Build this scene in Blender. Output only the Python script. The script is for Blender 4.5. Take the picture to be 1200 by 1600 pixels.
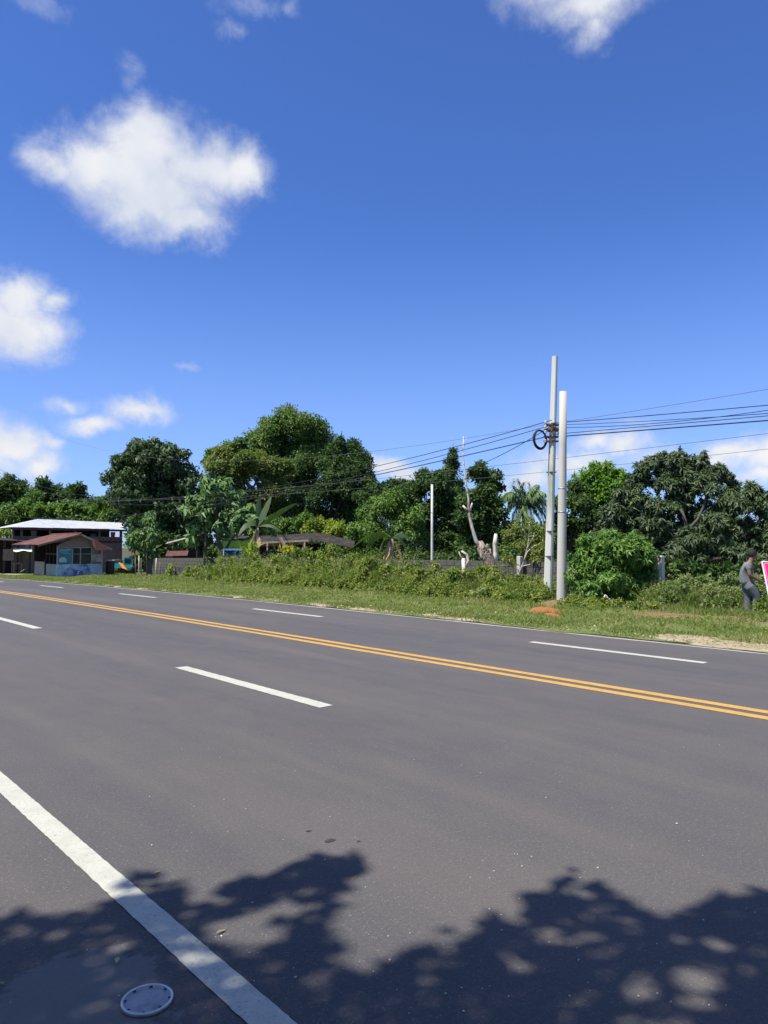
import bpy, bmesh, math, random
import numpy as np
from mathutils import Vector, Matrix

for o in list(bpy.data.objects): bpy.data.objects.remove(o, do_unlink=True)
random.seed(7); rng = np.random.default_rng(7)
SC = bpy.context.scene; COL = SC.collection
R = math.radians

# ------------------------------------------------------------------ camera
F, H, HORIZON, PSI = 1150.0, 1.6, 853.3, 0.7216       # focal length (px of the 1200x1600 photo), eye height, horizon row, heading
PITCH = math.atan((HORIZON - 800) / F)
cam_d = bpy.data.cameras.new('camera'); cam = bpy.data.objects.new('camera', cam_d); COL.objects.link(cam)
cam_d.sensor_fit = 'VERTICAL'; cam_d.sensor_height = 36; cam_d.lens = 36 * F / 1600
cam_d.clip_start = 0.05; cam_d.clip_end = 4000
cam.location = (0, 0, H); cam.rotation_euler = (math.pi / 2 + PITCH, 0, -PSI)
SC.camera = cam
SC.render.resolution_x, SC.render.resolution_y = 768, 1024

S_, C_ = math.sin(PSI), math.cos(PSI)
FW = Vector((S_ * math.cos(PITCH), C_ * math.cos(PITCH), math.sin(PITCH)))
RT = Vector((C_, -S_, 0)); UP = Vector((-S_ * math.sin(PITCH), -C_ * math.sin(PITCH), math.cos(PITCH)))
FH = Vector((S_, C_, 0))
def ray(px, py): return FW + RT * ((px - 600) / F) + UP * ((800 - py) / F)
def at(px, py, d):                                     # the point seen there at distance d along the heading
    v = ray(px, py); return Vector((0, 0, H)) + v * (d / v.dot(FH))
def PXp(X, px, py): v = ray(px, py); return Vector((0, 0, H)) + v * (X / v.x)
def PYp(Y, px, py): v = ray(px, py); return Vector((0, 0, H)) + v * (Y / v.y)
def sm(a, b, x):
    t = min(1, max(0, (x - a) / (b - a))); return t * t * (3 - 2 * t)
def zroad(Y):
    t = max(0, Y - 10); return -.0002 * t * t if t < 35 else -.245 - .014 * (t - 35)
def zg(X, Y): return zroad(Y) - .12 * sm(12, 15, X) if X > 0 else zroad(Y)
def G(px, py):
    v = ray(px, py); z = 0
    for _ in range(25):
        k = (z - H) / v.z; x, y = v.x * k, v.y * k; z = zg(x, y)
    return Vector((x, y, z))

# ------------------------------------------------------------------ sun and sky
SUN_EL = R(62)
_h = (RT * -.85 + FH * -.5).normalized()
TO_SUN = Vector((_h.x * math.cos(SUN_EL), _h.y * math.cos(SUN_EL), math.sin(SUN_EL)))
sun_d = bpy.data.lights.new('sun', 'SUN'); sun = bpy.data.objects.new('sun', sun_d); COL.objects.link(sun)
sun_d.energy = 4.8; sun_d.angle = R(0.53); sun_d.color = (1, .94, .83)
sun.rotation_euler = TO_SUN.to_track_quat('Z', 'Y').to_euler()
SC.view_settings.view_transform = 'Standard'; SC.view_settings.look = 'None'
SC.view_settings.exposure = 0.55; SC.view_settings.gamma = 1.0
SC.view_settings.use_curve_mapping = False

world = bpy.data.worlds.new('World'); SC.world = world; world.use_nodes = True
WT = world.node_tree; WT.nodes.clear()
def wn(t, **kw):
    n = WT.nodes.new(t)
    for k, v in kw.items(): setattr(n, k, v)
    return n
def wl(a, b): WT.links.new(a, b)
def wmath(op, a, b=None, c=None):
    n = wn('ShaderNodeMath', operation=op)
    for i, v in enumerate((a, b, c)):
        if v is None: continue
        if hasattr(v, 'is_output'): wl(v, n.inputs[i])
        else: n.inputs[i].default_value = v
    return n.outputs[0]
def wvec(op, a, b=None, out=0):
    n = wn('ShaderNodeVectorMath', operation=op)
    for i, v in enumerate((a, b)):
        if v is None: continue
        if hasattr(v, 'is_output'): wl(v, n.inputs[i])
        else: n.inputs[i].default_value = v
    return n.outputs[out]
sky = wn('ShaderNodeTexSky', sky_type='NISHITA'); sky.sun_disc = False
sky.sun_elevation = SUN_EL; sky.sun_rotation = math.atan2(TO_SUN.x, TO_SUN.y)
sky.air_density = 1.0; sky.dust_density = 0.25; sky.ozone_density = 5.0; sky.altitude = 0
tint = wn('ShaderNodeMix', data_type='RGBA', blend_type='MULTIPLY'); tint.inputs[0].default_value = 1
wl(sky.outputs[0], tint.inputs[6]); tint.inputs[7].default_value = (0.82, 1.13, 1.80, 1)
tc = wn('ShaderNodeTexCoord'); D = tc.outputs['Generated']
def wnoise(vec, scale, detail, rough=.55, dist=0.0):
    n = wn('ShaderNodeTexNoise'); wl(vec, n.inputs['Vector']); n.inputs['Scale'].default_value = scale
    n.inputs['Detail'].default_value = detail; n.inputs['Roughness'].default_value = rough; n.inputs['Distortion'].default_value = dist
    return n
n1 = wnoise(D, 9, 5, .6); off = wvec('SUBTRACT', n1.outputs['Color'], (.5, .5, .5)); off = wvec('MULTIPLY', off, (.075, .075, .05))
n1b = wnoise(D, 34, 4, .6); off2 = wvec('SUBTRACT', n1b.outputs['Color'], (.5, .5, .5)); off2 = wvec('MULTIPLY', off2, (.022, .022, .022))
DD = wvec('ADD', wvec('ADD', D, off), off2)
# clouds: (column, row, half width, half height, strength) in the photo's own degrees of sky, then added clouds outside the view
CL = [(245, 235, 95, 62, 1), (165, 265, 100, 50, .95), (310, 265, 110, 58, 1), (245, 310, 130, 62, 1), (95, 258, 60, 34, .75), (300, 350, 75, 40, .9), (380, 262, 60, 44, .95), (240, 205, 60, 38, .9), (220, 280, 120, 70, 1),
      (30, 470, 70, 48, 1), (40, 520, 85, 48, 1), (-40, 500, 90, 70, 1), (85, 480, 32, 30, .8),
      (150, 662, 55, 22, .85), (215, 640, 55, 26, .85), (110, 628, 42, 18, .55), 
      (20, 700, 62, 40, 1), (55, 725, 48, 32, 1), (-30, 700, 80, 55, 1), (75, 690, 30, 22, .7), 
      (610, 732, 45, 24, 1), (640, 745, 50, 25, .9),
      (930, 690, 55, 24, .85), (980, 695, 65, 26, .8), (900, 720, 70, 30, .75), (830, 740, 50, 34, .9), (860, 715, 45, 26, .7), (1030, 720, 80, 35, .55), (790, 760, 50, 30, .6),
      (1150, 700, 75, 26, .95), (1210, 705, 75, 36, 1), (1110, 715, 60, 26, .8), (1190, 735, 70, 26, .8), (1000, 660, 60, 14, .4),
      (920, 10, 85, 34, .8), (880, -20, 80, 34, .7), (960, -10, 70, 32, .7), (925, 52, 34, 34, .6),
      (390, 8, 60, 22, .4), (355, 45, 26, 18, .38), (208, 125, 22, 40, .36), (455, 8, 24, 18, .4), (285, 580, 30, 9, .34), (60, 5, 50, 14, .36)]
cl = []
for px, py, a, b, s in CL:
    v = ray(px, py).normalized(); cl.append((v, a / F, b / F, s))
def lobes(group):
    acc = None
    for v, a, b, s in group:
        q = wvec('MULTIPLY', wvec('SUBTRACT', DD, tuple(v)), (1 / a, 1 / a, 1 / b))
        f = wmath('MULTIPLY_ADD', wvec('LENGTH', q, out=1), -s, s)
        acc = f if acc is None else wmath('SMOOTH_MAX', acc, f, .12)
    return acc
acc = lobes([c for c in cl if c[3] > .45]); thin = lobes([(v, a, b, 1) for v, a, b, s in cl if s <= .45])
n2 = wnoise(D, 17, 9, .66, .3); n3 = wnoise(D, 7, 4, .55)
fld = wmath('MULTIPLY_ADD', n2.outputs[0], .95, wmath('SUBTRACT', acc, .36))
mr = wn('ShaderNodeMapRange', interpolation_type='SMOOTHSTEP'); wl(fld, mr.inputs[0]); mr.inputs[1].default_value = .02; mr.inputs[2].default_value = .92
n4 = wnoise(D, 26, 7, .68, .6)
tr_ = wn('ShaderNodeMapRange', interpolation_type='SMOOTHSTEP'); wl(wmath('MULTIPLY_ADD', n4.outputs[0], 1.3, wmath('SUBTRACT', thin, .75)), tr_.inputs[0]); tr_.inputs[1].default_value = .0; tr_.inputs[2].default_value = 1.0; tr_.inputs[4].default_value = .30
dens = wmath('MAXIMUM', mr.outputs[0], tr_.outputs[0])
# cumulus over the unseen rest of the sky, added to whiten the fill light
n5 = wnoise(D, 3.4, 7, .6, .2); o5 = wn('ShaderNodeMapRange', interpolation_type='SMOOTHSTEP'); wl(n5.outputs[0], o5.inputs[0]); o5.inputs[1].default_value = .51; o5.inputs[2].default_value = .68
dt = wvec('DOT_PRODUCT', D, tuple(FW), out=1); om = wn('ShaderNodeMapRange', interpolation_type='SMOOTHSTEP'); wl(dt, om.inputs[0]); om.inputs[1].default_value = .72; om.inputs[2].default_value = .55
dens = wmath('MAXIMUM', dens, wmath('MULTIPLY', o5.outputs[0], om.outputs[0]))
# thin haze veil of moisture low in the sky
sep = wn('ShaderNodeSeparateXYZ'); wl(D, sep.inputs[0])
vr = wn('ShaderNodeMapRange', interpolation_type='SMOOTHSTEP'); wl(sep.outputs[2], vr.inputs[0]); vr.inputs[1].default_value = .42; vr.inputs[2].default_value = .0; vr.inputs[3].default_value = 0; vr.inputs[4].default_value = .34
veil = wn('ShaderNodeMix', data_type='RGBA'); wl(vr.outputs[0], veil.inputs[0]); wl(tint.outputs[2], veil.inputs[6]); veil.inputs[7].default_value = (5.4, 7.2, 12.6, 1)
cr = wn('ShaderNodeMapRange'); wl(n3.outputs[0], cr.inputs[0]); cr.inputs[1].default_value = .35; cr.inputs[2].default_value = .65; cr.inputs[3].default_value = 0; cr.inputs[4].default_value = 1
ccol = wn('ShaderNodeMix', data_type='RGBA'); wl(wmath('MULTIPLY', cr.outputs[0], dens), ccol.inputs[0]); ccol.inputs[6].default_value = (7.0, 7.6, 8.9, 1); ccol.inputs[7].default_value = (9.8, 9.8, 9.9, 1)
smix = wn('ShaderNodeMix', data_type='RGBA'); wl(dens, smix.inputs[0]); wl(veil.outputs[2], smix.inputs[6]); wl(ccol.outputs[2], smix.inputs[7])
world.cycles.sampling_method = 'MANUAL'; world.cycles.sample_map_resolution = 512
bg = wn('ShaderNodeBackground'); bg.inputs[1].default_value = .065; wl(smix.outputs[2], bg.inputs[0])
wo = wn('ShaderNodeOutputWorld'); wl(bg.outputs[0], wo.inputs[0])

# ------------------------------------------------------------------ helpers: materials
MATS = {}
def nmat(name):
    m = bpy.data.materials.new(name); m.use_nodes = True; MATS[name] = m
    nt = m.node_tree; b = nt.nodes['Principled BSDF']; return m, nt, b
def rough_mat(name, c1, c2, rough=.8, scale=3.0, bump=.2, metal=0.0, spec=.3, detail=6, stretch=(1, 1, 1), c3=None, s3=.8):
    m, nt, b = nmat(name); L = nt.links.new
    t = nt.nodes.new('ShaderNodeTexCoord'); mp = nt.nodes.new('ShaderNodeMapping'); mp.inputs['Scale'].default_value = stretch
    L(t.outputs['Object'], mp.inputs[0])
    n = nt.nodes.new('ShaderNodeTexNoise'); n.inputs['Scale'].default_value = scale; n.inputs['Detail'].default_value = detail; n.inputs['Roughness'].default_value = .65
    L(mp.outputs[0], n.inputs['Vector'])
    r = nt.nodes.new('ShaderNodeValToRGB'); r.color_ramp.elements[0].position = .32; r.color_ramp.elements[1].position = .68
    r.color_ramp.elements[0].color = (*c1, 1); r.color_ramp.elements[1].color = (*c2, 1)
    L(n.outputs[0], r.inputs[0]); col = r.outputs[0]
    if c3:
        n3 = nt.nodes.new('ShaderNodeTexNoise'); n3.inputs['Scale'].default_value = scale * s3; n3.inputs['Detail'].default_value = 8; n3.inputs['Roughness'].default_value = .7
        mp3 = nt.nodes.new('ShaderNodeMapping'); mp3.inputs['Location'].default_value = (7, 3, 5); L(mp.outputs[0], mp3.inputs[0]); L(mp3.outputs[0], n3.inputs['Vector'])
        q = nt.nodes.new('ShaderNodeMapRange'); q.inputs[1].default_value = .52; q.inputs[2].default_value = .62; L(n3.outputs[0], q.inputs[0])
        mx = nt.nodes.new('ShaderNodeMix'); mx.data_type = 'RGBA'; L(q.outputs[0], mx.inputs[0]); L(col, mx.inputs[6]); mx.inputs[7].default_value = (*c3, 1); col = mx.outputs[2]
    L(col, b.inputs['Base Color']); b.inputs['Roughness'].default_value = rough; b.inputs['Metallic'].default_value = metal
    b.inputs['Specular IOR Level'].default_value = spec
    if bump:
        n2 = nt.nodes.new('ShaderNodeTexNoise'); n2.inputs['Scale'].default_value = scale * 6; n2.inputs['Detail'].default_value = 5; L(mp.outputs[0], n2.inputs['Vector'])
        bp = nt.nodes.new('ShaderNodeBump'); bp.inputs['Strength'].default_value = bump; bp.inputs['Distance'].default_value = .02; L(n2.outputs[0], bp.inputs['Height']); L(bp.outputs[0], b.inputs['Normal'])
    return m
def leaf_mat(name, cols, rough=.55, trans=.28, spec=.2, patch=.6, gain=1.72):
    cols = [tuple(q * gain for q in c) for c in cols]
    m, nt, b = nmat(name); L = nt.links.new
    g = nt.nodes.new('ShaderNodeNewGeometry')
    r = nt.nodes.new('ShaderNodeValToRGB'); el = r.color_ramp.elements
    while len(el) < len(cols): el.new(.5)
    for i, c in enumerate(cols):
        el[i].position = i / (len(cols) - 1); el[i].color = (*c, 1)
    t = nt.nodes.new('ShaderNodeTexCoord'); n = nt.nodes.new('ShaderNodeTexNoise'); n.inputs['Scale'].default_value = patch; n.inputs['Detail'].default_value = 3
    L(t.outputs['Object'], n.inputs['Vector'])
    ma = nt.nodes.new('ShaderNodeMath'); ma.operation = 'MULTIPLY_ADD'; L(g.outputs['Random Per Island'], ma.inputs[0]); ma.inputs[1].default_value = .6
    mb = nt.nodes.new('ShaderNodeMath'); mb.operation = 'MULTIPLY_ADD'; L(n.outputs[0], mb.inputs[0]); mb.inputs[1].default_value = 1.6; mb.inputs[2].default_value = -.6
    L(mb.outputs[0], ma.inputs[2]); L(ma.outputs[0], r.inputs[0])
    L(r.outputs[0], b.inputs['Base Color']); b.inputs['Roughness'].default_value = rough; b.inputs['Specular IOR Level'].default_value = spec
    tr = nt.nodes.new('ShaderNodeBsdfTranslucent')
    tm = nt.nodes.new('ShaderNodeMix'); tm.data_type = 'RGBA'; tm.blend_type = 'MULTIPLY'; tm.inputs[0].default_value = 1; L(r.outputs[0], tm.inputs[6]); tm.inputs[7].default_value = (1.25, 1.45, .6, 1)
    L(tm.outputs[2], tr.inputs[0])
    mx = nt.nodes.new('ShaderNodeMixShader'); mx.inputs[0].default_value = trans; L(b.outputs[0], mx.inputs[1]); L(tr.outputs[0], mx.inputs[2])
    L(mx.outputs[0], nt.nodes['Material Output'].inputs[0])
    return m

# ------------------------------------------------------------------ helpers: meshes and objects
def tag(o, label=None, cat=None, group=None, kind=None):
    if label: o['label'] = label
    if cat: o['category'] = cat
    if group: o['group'] = group
    if kind: o['kind'] = kind
    return o
def link(name, me, mat=None, parent=None):
    o = bpy.data.objects.new(name, me); COL.objects.link(o)
    if mat is not None and me is not None and not me.materials: me.materials.append(mat)
    if parent is not None:
        o.parent = parent; o.matrix_parent_inverse = parent.matrix_world.inverted() if False else Matrix.Translation(-Vector(parent.location))
    return o
def empty(name, loc, label, cat, group=None):
    o = bpy.data.objects.new(name, None); COL.objects.link(o); o.location = loc; o.empty_display_size = .2
    return tag(o, label, cat, group)
class MB:                                              # collects shapes in world coordinates, builds ONE mesh object
    def __init__(s): s.v = []; s.f = []; s.sm = []
    def add(s, vs, fs, smooth=False):
        b = len(s.v); s.v += [tuple(x) for x in vs]; s.f += [tuple(i + b for i in f) for f in fs]; s.sm += [smooth] * len(fs); return s
    def box(s, x0, x1, y0, y1, z0, z1, M=None):
        vs = [Vector((x, y, z)) for z in (z0, z1) for y in (y0, y1) for x in (x0, x1)]
        if M is not None: vs = [M @ v for v in vs]
        return s.add(vs, [(0, 2, 3, 1), (4, 5, 7, 6), (0, 1, 5, 4), (2, 6, 7, 3), (0, 4, 6, 2), (1, 3, 7, 5)])
    def bar(s, a, b, w, t, up=(0, 0, 1)):              # rectangular bar from a to b
        a, b = Vector(a), Vector(b); d = (b - a).normalized(); u = Vector(up)
        x = d.cross(u)
        if x.length < 1e-4: x = d.cross(Vector((1, 0, 0)))
        x.normalize(); y = x.cross(d)
        vs = [p + x * i * w / 2 + y * j * t / 2 for p in (a, b) for i, j in ((-1, -1), (1, -1), (1, 1), (-1, 1))]
        return s.add(vs, [(3, 2, 1, 0), (4, 5, 6, 7), (0, 1, 5, 4), (1, 2, 6, 5), (2, 3, 7, 6), (3, 0, 4, 7)])
    def tube(s, pts, rad, n=8, cap=True, smooth=True, jit=0.0, rnd=random):
        pts = [Vector(p) for p in pts]; m = len(pts)
        if not hasattr(rad, '__len__'): rad = [rad] * m
        vs = []; x = None
        for i, p in enumerate(pts):
            d = (pts[min(i + 1, m - 1)] - pts[max(i - 1, 0)]).normalized()
            if x is None:
                x = d.cross(Vector((0, 0, 1)))
                if x.length < .05: x = d.cross(Vector((1, 0, 0)))
            x = (x - d * x.dot(d)).normalized(); y = d.cross(x)
            for k in range(n):
                a = 2 * math.pi * k / n; q = rad[i] * (1 + (rnd.uniform(-jit, jit) if jit else 0))
                vs.append(p + x * math.cos(a) * q + y * math.sin(a) * q)
        fs = [(i * n + k, i * n + (k + 1) % n, (i + 1) * n + (k + 1) % n, (i + 1) * n + k) for i in range(m - 1) for k in range(n)]
        if cap: fs += [tuple(range(n - 1, -1, -1)), tuple((m - 1) * n + k for k in range(n))]
        return s.add(vs, fs, smooth)
    def lathe(s, c, prof, n=24, smooth=True):          # prof: (radius, z)
        vs = [(c[0] + r * math.cos(2 * math.pi * k / n), c[1] + r * math.sin(2 * math.pi * k / n), c[2] + z) for r, z in prof for k in range(n)]
        fs = [(i * n + k, i * n + (k + 1) % n, (i + 1) * n + (k + 1) % n, (i + 1) * n + k) for i in range(len(prof) - 1) for k in range(n)]
        fs += [tuple(range(n - 1, -1, -1)), tuple((len(prof) - 1) * n + k for k in range(n))]
        return s.add(vs, fs, smooth)
    def corr(s, a, b, c, pitch=.09, amp=.012, rows=2):  # corrugated sheet: a->b across the ridges, a->c along them
        a, b, c = Vector(a), Vector(b), Vector(c); u = b - a; v = c - a; nrm = u.cross(v).normalized()
        n = max(6, int(u.length / pitch * 4)); vs = []
        for j in range(rows):
            for i in range(n + 1):
                vs.append(a + u * (i / n) + v * (j / (rows - 1)) + nrm * amp * math.sin(i * math.pi / 2))
        return s.add(vs, [(j * (n + 1) + i, j * (n + 1) + i + 1, (j + 1) * (n + 1) + i + 1, (j + 1) * (n + 1) + i) for j in range(rows - 1) for i in range(n)], True)
    def blob(s, c, r, n=10, m=7, jit=.1, rnd=random):
        vs = []
        r = r if hasattr(r, '__len__') else (r, r, r)
        for j in range(m + 1):
            t = math.pi * j / m
            for i in range(n):
                p = 2 * math.pi * i / n; q = 1 + rnd.uniform(-jit, jit)
                vs.append((c[0] + r[0] * q * math.sin(t) * math.cos(p), c[1] + r[1] * q * math.sin(t) * math.sin(p), c[2] + r[2] * q * math.cos(t)))
        return s.add(vs, [(j * n + i, (j + 1) * n + i, (j + 1) * n + (i + 1) % n, j * n + (i + 1) % n) for j in range(m) for i in range(n)], True)
    def build(s, name, mat, parent=None, bevel=0):
        me = bpy.data.meshes.new(name); me.from_pydata(s.v, [], s.f); me.polygons.foreach_set('use_smooth', s.sm)
        if bevel:
            bm = bmesh.new(); bm.from_mesh(me)
            bmesh.ops.bevel(bm, geom=[e for e in bm.edges], offset=bevel, segments=1, affect='EDGES'); bm.to_mesh(me); bm.free()
        me.update()
        return link(name, me, mat, parent)
def quads_mesh(name, V, nper=4):                       # V: (N*nper,3) -> N faces
    n = len(V) // nper; me = bpy.data.meshes.new(name)
    me.vertices.add(len(V)); me.vertices.foreach_set('co', V.astype(np.float32).ravel())
    me.loops.add(n * nper); me.loops.foreach_set('vertex_index', np.arange(n * nper, dtype=np.int32))
    me.polygons.add(n); me.polygons.foreach_set('loop_start', np.arange(n, dtype=np.int32) * nper)
    try: me.polygons.foreach_set('loop_total', np.full(n, nper, dtype=np.int32))
    except Exception: pass
    me.update(calc_edges=True); return me
def unit(a): return a / (np.linalg.norm(a, axis=1, keepdims=True) + 1e-9)
def leaf_verts(C, A, N, L, W, droop=.15, wide=.45):    # diamond leaf: base, side, tip, side
    A = unit(A); Sd = unit(np.cross(N, A)); Nn = np.cross(A, Sd); L = np.asarray(L).reshape(-1, 1) * np.ones((len(C), 1)); W = np.asarray(W).reshape(-1, 1) * np.ones((len(C), 1))
    base = C; mid = C + A * L * wide + Nn * L * droop * .5; tip = C + A * L - Nn * L * droop
    return np.stack([base, mid + Sd * W / 2, tip, mid - Sd * W / 2], 1).reshape(-1, 3)
def sph(n):
    v = rng.normal(size=(n, 3)); return unit(v)

def crown_verts(lobes, L, W, cover=1.7, style='leaf', nsub=15, k=8, up=.45, droop=.2, rsub=.44):
    """leaves spread over sub-clumps of each lobe (centre, radius)"""
    out = []
    for c, r in lobes:
        c = np.array(c)
        ns = max(5, int(nsub)); sd = sph(int(ns * 1.35) + 1); sd = sd[np.argsort(-(sd[:, 2] + rng.normal(size=len(sd)) * .8))][:ns]; sd[0] *= .1
        sc = c + sd * r * rng.uniform(.55, .9, size=(ns, 1)) * np.array([1, 1, .9]); sr = r * rsub * rng.uniform(.7, 1.25, ns)
        n = int(cover * 4 * math.pi * r * r / (L * W * .5))
        if style == 'rosette': n = max(6, n // k)
        idx = rng.integers(0, ns, n); d = sph(n); d[:, 2] = np.where(rng.random(n) < .35, np.abs(d[:, 2]), d[:, 2])
        rr = sr[idx][:, None] * rng.uniform(.45, 1.08, size=(n, 1))
        P = sc[idx] + d * rr
        # a few leaves fill the inside
        out_dir = unit(P - c) * .5 + d * .8
        if style == 'rosette':
            P = np.repeat(P, k, 0); o = np.repeat(unit(out_dir + np.array([0, 0, .35])), k, 0)
            A = unit(sph(len(P)) + o * .75 + np.array([0, 0, -droop]))
            N = unit(o + np.array([0, 0, .4]) + rng.normal(size=P.shape) * .25)
        elif style == 'flat':
            A = unit(sph(n) * np.array([1, 1, .25]) + out_dir * .3 + np.array([0, 0, -droop]))
            N = unit(np.array([0, 0, 1.0]) + rng.normal(size=P.shape) * .25)
        else:
            A = unit(sph(n) + np.array([0, 0, -droop]) + out_dir * .3)
            N = unit(out_dir * .55 + np.array([0, 0, up]) + rng.normal(size=P.shape) * .5)
        out.append(leaf_verts(P, A, N, L * rng.uniform(.6, 1.25, len(P)), W * rng.uniform(.7, 1.25, len(P)), droop))
    return np.concatenate(out)
def px_lobes(d, lobes, spread=.8):
    res = []
    for i, (px, py, r) in enumerate(lobes):
        rr = r * d / F; dd = d + random.uniform(-spread, spread) * rr
        res.append((at(px, py, dd), rr * .95))
    return res
def limbs(mb, base, lobes, r0, fork=.45, nl=6, rnd=random):
    """a tapered trunk with limbs into the lobes"""
    cen = Vector((0, 0, 0))
    for c, r in lobes: cen += Vector(c)
    cen /= len(lobes); base = Vector(base)
    fk = base.lerp(cen, fork) + Vector((rnd.uniform(-.1, .1), rnd.uniform(-.1, .1), 0)) * r0 * 8
    pts = [base + Vector((0, 0, -.15)), base.lerp(fk, .33) + Vector((rnd.uniform(-1, 1), rnd.uniform(-1, 1), 0)) * r0 * .6, base.lerp(fk, .7) + Vector((rnd.uniform(-1, 1), rnd.uniform(-1, 1), 0)) * r0 * .6, fk]
    mb.tube(pts, [r0 * 1.35, r0, r0 * .85, r0 * .75], 8, jit=.08)
    for c, r in (lobes if len(lobes) <= nl else rnd.sample(lobes, nl)):
        c = Vector(c); m = fk.lerp(c, .5) + Vector((0, 0, r * .25))
        mb.tube([fk, m, c, c.lerp(m, -.25)], [r0 * .6, r0 * .38, r0 * .2, r0 * .08], 6, jit=.08)
TREES = 0
def tree(name, label, d, lobes_px, mat, bark, L, W, base=None, cat='tree', group=None, r0=None, **kw):
    lb = px_lobes(d, lobes_px)
    cx = sum(l[0].x for l in lb) / len(lb); cy = sum(l[0].y for l in lb) / len(lb)
    if base is None: base = Vector((cx, cy, zg(cx, cy)))
    root = empty(name, base, label, cat, group)
    link('crown', quads_mesh('crown', crown_verts(lb, L, W, **kw)), mat, root)
    mb = MB(); limbs(mb, base, lb, r0 or max(.07, .018 * (max(l[0].z for l in lb) - base.z))); mb.build('trunk', bark, root)
    return root

# ------------------------------------------------------------------ materials
M = {}
def asphalt():
    m, nt, b = nmat('asphalt'); L = nt.links.new
    t = nt.nodes.new('ShaderNodeTexCoord'); P = t.outputs['Object']
    def noise(scale, detail, st=(1, 1, 1), rough=.6):
        mp = nt.nodes.new('ShaderNodeMapping'); mp.inputs['Scale'].default_value = st; L(P, mp.inputs[0])
        n = nt.nodes.new('ShaderNodeTexNoise'); n.inputs['Scale'].default_value = scale; n.inputs['Detail'].default_value = detail; n.inputs['Roughness'].default_value = rough; L(mp.outputs[0], n.inputs['Vector']); return n.outputs[0]
    def mx(fac, a, bb, bt='MIX'):
        n = nt.nodes.new('ShaderNodeMix'); n.data_type = 'RGBA'; n.blend_type = bt
        for i, v in ((0, fac), (6, a), (7, bb)):
            if hasattr(v, 'is_output'): L(v, n.inputs[i])
            else: n.inputs[i].default_value = v if i == 0 else (*v, 1)
        return n.outputs[2]
    def mr(v, a, bb, lo=0, hi=1):
        n = nt.nodes.new('ShaderNodeMapRange'); L(v, n.inputs[0])
        for i, q in ((1, a), (2, bb), (3, lo), (4, hi)): n.inputs[i].default_value = q
        return n.outputs[0]
    big = noise(.55, 5, (1, .22, 1)); mid = noise(3.2, 6, (1, .5, 1)); lane = noise(.9, 4, (1.0, .05, 1), .6)
    col = mx(mr(big, .35, .65), (.102, .095, .096), (.138, .125, .118))
    col = mx(mr(lane, .42, .62, 0, .8), col, (.083, .083, .090))
    col = mx(mr(mid, .4, .75, 0, .4), col, (.15, .138, .128))
    fine = noise(160, 3, rough=.7); col = mx(mr(fine, .3, .7, 0, .62), col, (.05, .049, .052)); col = mx(mr(noise(55, 4, rough=.8), .45, .75, 0, .5), col, (.17, .16, .15)); col = mx(mr(noise(38, 5, (1, .8, 1), .8), .56, .7, 0, .55), col, (.06, .058, .06))
    # paler pieces of stone in the wearing course
    vo = nt.nodes.new('ShaderNodeTexVoronoi'); vo.inputs['Scale'].default_value = 95; L(P, vo.inputs['Vector'])
    wv = nt.nodes.new('ShaderNodeTexWhiteNoise'); L(vo.outputs['Color'], wv.inputs['Vector'])
    g1 = nt.nodes.new('ShaderNodeMath'); g1.operation = 'GREATER_THAN'; L(wv.outputs['Value'], g1.inputs[0]); g1.inputs[1].default_value = .93
    g2 = mr(vo.outputs['Distance'], .42, .22); gm = nt.nodes.new('ShaderNodeMath'); gm.operation = 'MULTIPLY'; L(g1.outputs[0], gm.inputs[0]); L(g2, gm.inputs[1])
    gm2 = nt.nodes.new('ShaderNodeMath'); gm2.operation = 'MULTIPLY'; L(gm.outputs[0], gm2.inputs[0]); gm2.inputs[1].default_value = .55
    col = mx(gm2.outputs[0], col, (.24, .235, .225))
    # a dusty worn patch by the kerb side
    sx = nt.nodes.new('ShaderNodeVectorMath'); sx.operation = 'SUBTRACT'; L(P, sx.inputs[0]); sx.inputs[1].default_value = (.98, 2.72, 0)
    sl = nt.nodes.new('ShaderNodeVectorMath'); sl.operation = 'MULTIPLY'; L(sx.outputs[0], sl.inputs[0]); sl.inputs[1].default_value = (3.4, 2.6, 0)
    le = nt.nodes.new('ShaderNodeVectorMath'); le.operation = 'LENGTH'; L(sl.outputs[0], le.inputs[0])
    ed = noise(7, 6, rough=.75); ad = nt.nodes.new('ShaderNodeMath'); ad.operation = 'MULTIPLY_ADD'; L(ed, ad.inputs[0]); ad.inputs[1].default_value = 1.3; L(le.outputs['Value'], ad.inputs[2])
    col = mx(mr(ad.outputs[0], 1.62, 1.5, 0, .55), col, (.21, .20, .19))
    L(col, b.inputs['Base Color']); L(mr(mid, .3, .7, .62, .82), b.inputs['Roughness']); b.inputs['Specular IOR Level'].default_value = .10
    bp = nt.nodes.new('ShaderNodeBump'); bp.inputs['Strength'].default_value = .55; bp.inputs['Distance'].default_value = .004; L(fine, bp.inputs['Height']); L(bp.outputs[0], b.inputs['Normal'])
    return m
M['asphalt'] = asphalt()
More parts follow.
